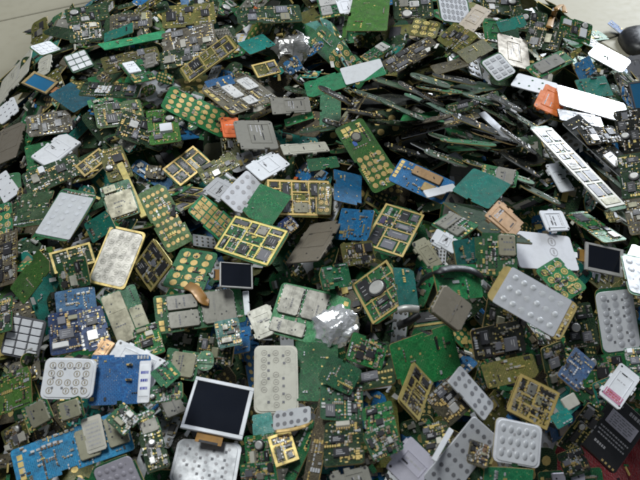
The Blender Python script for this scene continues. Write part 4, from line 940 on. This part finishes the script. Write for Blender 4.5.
# snapped-off corners and slivers of boards jammed into the gaps (part of the uncountable mass)
for k in range(520):
    px, py = r2.uniform(-10, 650), r2.uniform(0, 490)
    if px < 98-py*.85 or py < (px-478)*.26 or (px > 540 and py > 425) or (345 < px < 530 and 75 < py < 180): continue
    p = surf(px, py); mass_board(p[0], p[1], 20, (.010, .026), (.016, .046))
# crumbs of boards, springs, foil and plastic caught between them
fr = MB(); r4 = random.Random(77)
for k in range(900):
    px, py = r4.uniform(-10, 650), r4.uniform(0, 490)
    if px < 98-py*.85 or py < (px-478)*.26: continue
    p = surf(px, py); w, hh = r4.uniform(.0012, .005), r4.uniform(.002, .009)
    c, ax, ay, n = drop(p[0], p[1], w, hh, r4, 16, 30); k0 = len(fr.v); m = r4.choices(range(9), (2, 3, 2, 4, 3, 2, .6, .2, 1))[0]; z = r4.uniform(.0005, .0018)
    ww = w*.5; sk = r4.uniform(-.3, .3)*w
    fr.prism([(-ww, -hh/2), (ww*r4.uniform(.5, 1), -hh/2+sk), (ww, hh/2), (-ww*r4.uniform(.3, 1), hh/2-sk)], 0, z, m, m)
    fr.v[k0:] = [tuple(c+ax*a+ay*b+n*d) for a, b, d in fr.v[k0:]]
fo = fr.build('loose_crumbs', ['white', 'silver', 'gold', 'chip', 'green', 'beige', 'blue', 'orange', 'solder']); fo['kind'] = 'stuff'
fo['label'] = 'tiny crumbs of metal, plastic and board scattered over the heap'; fo['category'] = 'crumbs'

GRP = {'circuit board': 'scrap phone boards heaped on the floor', 'plate': 'loose cover plates on the heap', 'key membrane': 'key sheets on the heap', 'display': 'display modules on the heap'}
for k, d in enumerate(HERO):
    if d['nfix'] == 'glare':
        p = surf(*centre(d)); a = CAM-p; b = np.array(WINDOW)-p; d['nfix'] = a/np.linalg.norm(a)+b/np.linalg.norm(b)
    c, ax, ay, n, w, hh = place_quad(d['q'], d['asp'] or 1.0, d['prior'] if d['asp'] else 50.0, d['pct'], d['thick'], d['nfix'])
    fn, nm, cat = STY[d['style']]; o = root_at(d['name'] or nm, c, ax, ay, n)
    fn(Build(o, w, hh, random.Random(100+k)), **d['kw'])
    o['label'] = d['label']; o['category'] = d['cat'] or cat
    if not d['name'] and cat in GRP: o['group'] = GRP[cat]
mo = mass.build('buried_circuit_boards', MASSM); mo['kind'] = 'stuff'; mo['label'] = 'mass of scrap phone circuit boards under the top layer'; mo['category'] = 'circuit boards'

# ------------------------------------------------------------------ odd pieces lying on the heap
def crumple(name, corners, height, label, seed, mat):
    cen = surf(sum(p[0] for p in corners)/4, sum(p[1] for p in corners)/4); pn = np.array([0, -.35, 1])
    a, b, c, d = [CAM+ray(*p)*((cen-CAM).dot(pn)/ray(*p).dot(pn)) for p in corners]
    X = (b-a+c-d)/2; Y = (a-d+b-c)/2; w, hh = np.linalg.norm(X), np.linalg.norm(Y); ax = X/w; n = np.cross(X, Y); n /= np.linalg.norm(n); ay = np.cross(n, ax)
    rg = random.Random(seed); folds = [(rg.uniform(0, math.pi), rg.uniform(-.8, .8), rg.uniform(.3, .8)) for k in range(8)]
    mb = MB(); G = 26
    def fold(u, v):
        z = 0.0
        for an, off, amp in folds: z += amp*max(0.0, .45-abs(u*math.cos(an)+v*math.sin(an)-off))
        return z
    for i in range(G+1):
        for j in range(G+1):
            u, v = 2*i/G-1, 2*j/G-1; k = math.sqrt(max(0, 1-.5*v*v)), math.sqrt(max(0, 1-.5*u*u)); x, y = u*k[0], v*k[1]; r0 = math.hypot(x, y)
            q = Vector((x*1.7+seed, y*1.7, seed)); edge = 1+.22*noise.noise(q*1.1)+.14*noise.noise(q*3.0)
            dx, dy = .12*noise.noise(q*2+Vector((5, 0, 0))), .12*noise.noise(q*2+Vector((0, 9, 0)))
            z = (1-r0**2.2)*.5+.62*fold(x+dx, y+dy)+.05*(.5-abs(noise.noise(q*2.2)))
            mb.v.append(((x*edge+dx)*w*.5, (y*edge+dy)*hh*.5, height*(z-.12 if r0 < .95 else z-.3)))
    for i in range(G):
        for j in range(G):
            a0, b0, c0, d0 = i*(G+1)+j, (i+1)*(G+1)+j, (i+1)*(G+1)+j+1, i*(G+1)+j+1
            if rg.random() < .5: mb.face([a0, b0, c0]); mb.face([a0, c0, d0])
            else: mb.face([a0, b0, d0]); mb.face([b0, c0, d0])
    o = mb.build(name, [mat]); sd = o.modifiers.new('thickness', 'SOLIDIFY'); sd.thickness = .0004
    o.matrix_world = Matrix(((ax[0],ay[0],n[0],cen[0]),(ax[1],ay[1],n[1],cen[1]),(ax[2],ay[2],n[2],cen[2]),(0,0,0,1)))
    o['label'] = label; o['category'] = 'foil'; o['group'] = 'crumpled foil wads'
crumple('crumpled_foil', ((270,32),(310,28),(316,60),(274,64)), .018, 'dull crumpled silvery foil wad at the far upper middle', 2, 'dullfoil')
crumple('crumpled_foil', ((308,306),(352,308),(366,342),(318,352)), .013, 'bright crumpled silver foil wad right of the shielded green board', 9, 'foil')
def tube(name, pix, rad, mat, label, cat, lift=.004, flat=1.0):
    P = [Vector(surf(*p))+Vector((0, 0, lift)) for p in pix]; pts = []
    for i in range(len(P)-1):
        p0, p1, p2, p3 = P[max(i-1, 0)], P[i], P[i+1], P[min(i+2, len(P)-1)]
        for k in range(6):
            t = k/6; pts.append(.5*((2*p1)+(p2-p0)*t+(2*p0-5*p1+4*p2-p3)*t*t+(3*p1-p0-3*p2+p3)*t**3))
    pts.append(P[-1]); mb = MB(); ns = 10
    for i, p in enumerate(pts):
        tg = (pts[min(i+1, len(pts)-1)]-pts[max(i-1, 0)]).normalized(); s = tg.cross(Vector((0, 0, 1))).normalized(); u = s.cross(tg)
        for k in range(ns):
            a = 2*math.pi*k/ns; q = p+s*(rad*math.cos(a))+u*(rad*flat*math.sin(a)); mb.v.append(tuple(q))
    for i in range(len(pts)-1):
        for k in range(ns): mb.face([i*ns+k, i*ns+(k+1) % ns, (i+1)*ns+(k+1) % ns, (i+1)*ns+k], 0, True)
    mb.face(list(range(ns-1, -1, -1))); mb.face([(len(pts)-1)*ns+k for k in range(ns)])
    o = mb.build(name, [mat]); o['label'] = label; o['category'] = cat; return o
tube('black_cable', ((418,285),(426,277),(438,271),(450,268),(462,268),(474,271),(482,276)), .0030, 'rubber', 'thick black cable looping over boards right of centre', 'cable', -.0005, .45)
tube('vibration_motor', ((398,314),(406,312),(418,313)), .0026, 'silver', 'small silver cylinder motor beside the round buzzer board', 'motor')
tube('black_tube', ((398,329),(408,325),(418,318)), .0028, 'rubber', 'short black rubber tube under the silver cylinder motor', 'tube')
tube('flex_strip', ((548,32),(551,22),(556,12),(562,8),(564,16)), .004, 'flex', 'curled brown flex strip at the far right rim', 'flex cable', .006, .25)
tube('flex_strip', ((187,286),(195,290),(203,300),(209,303)), .0045, 'flex', 'short orange brown flex strip over the three-can board', 'flex cable', .001, .12)
tube('flex_strip', ((276,434),(292,432),(306,428),(312,424)), .0014, 'gold', 'thin yellow strip under the two-row key strip', 'flex cable', .003, .4)
# black rounded mouse-like casing on the floor at the right edge
p = ground(640, 52); mb = MB(); nu, nvv = 24, 9
for j in range(nvv):
    f = j/(nvv-1); a = f*math.pi/2
    for i in range(nu):
        t = 2*math.pi*i/nu; c, s = math.cos(t), math.sin(t); k = 1/((abs(c)**3.4+abs(s)**3.4)**(1/3.4))
        mb.v.append((p[0]+.036+.066*c*k*math.cos(a)**.45, p[1]+.02+.048*s*k*math.cos(a)**.45, .026*math.sin(a)**.7+.001))
for j in range(nvv-1):
    for i in range(nu): mb.face([j*nu+i, j*nu+(i+1) % nu, (j+1)*nu+(i+1) % nu, (j+1)*nu+i], 0, True)
mb.face([i for i in range(nu-1, -1, -1)])
o = mb.build('phone_casing', ['blackplastic']); o['label'] = 'rounded black plastic casing on the floor at the upper right edge'; o['category'] = 'casing'
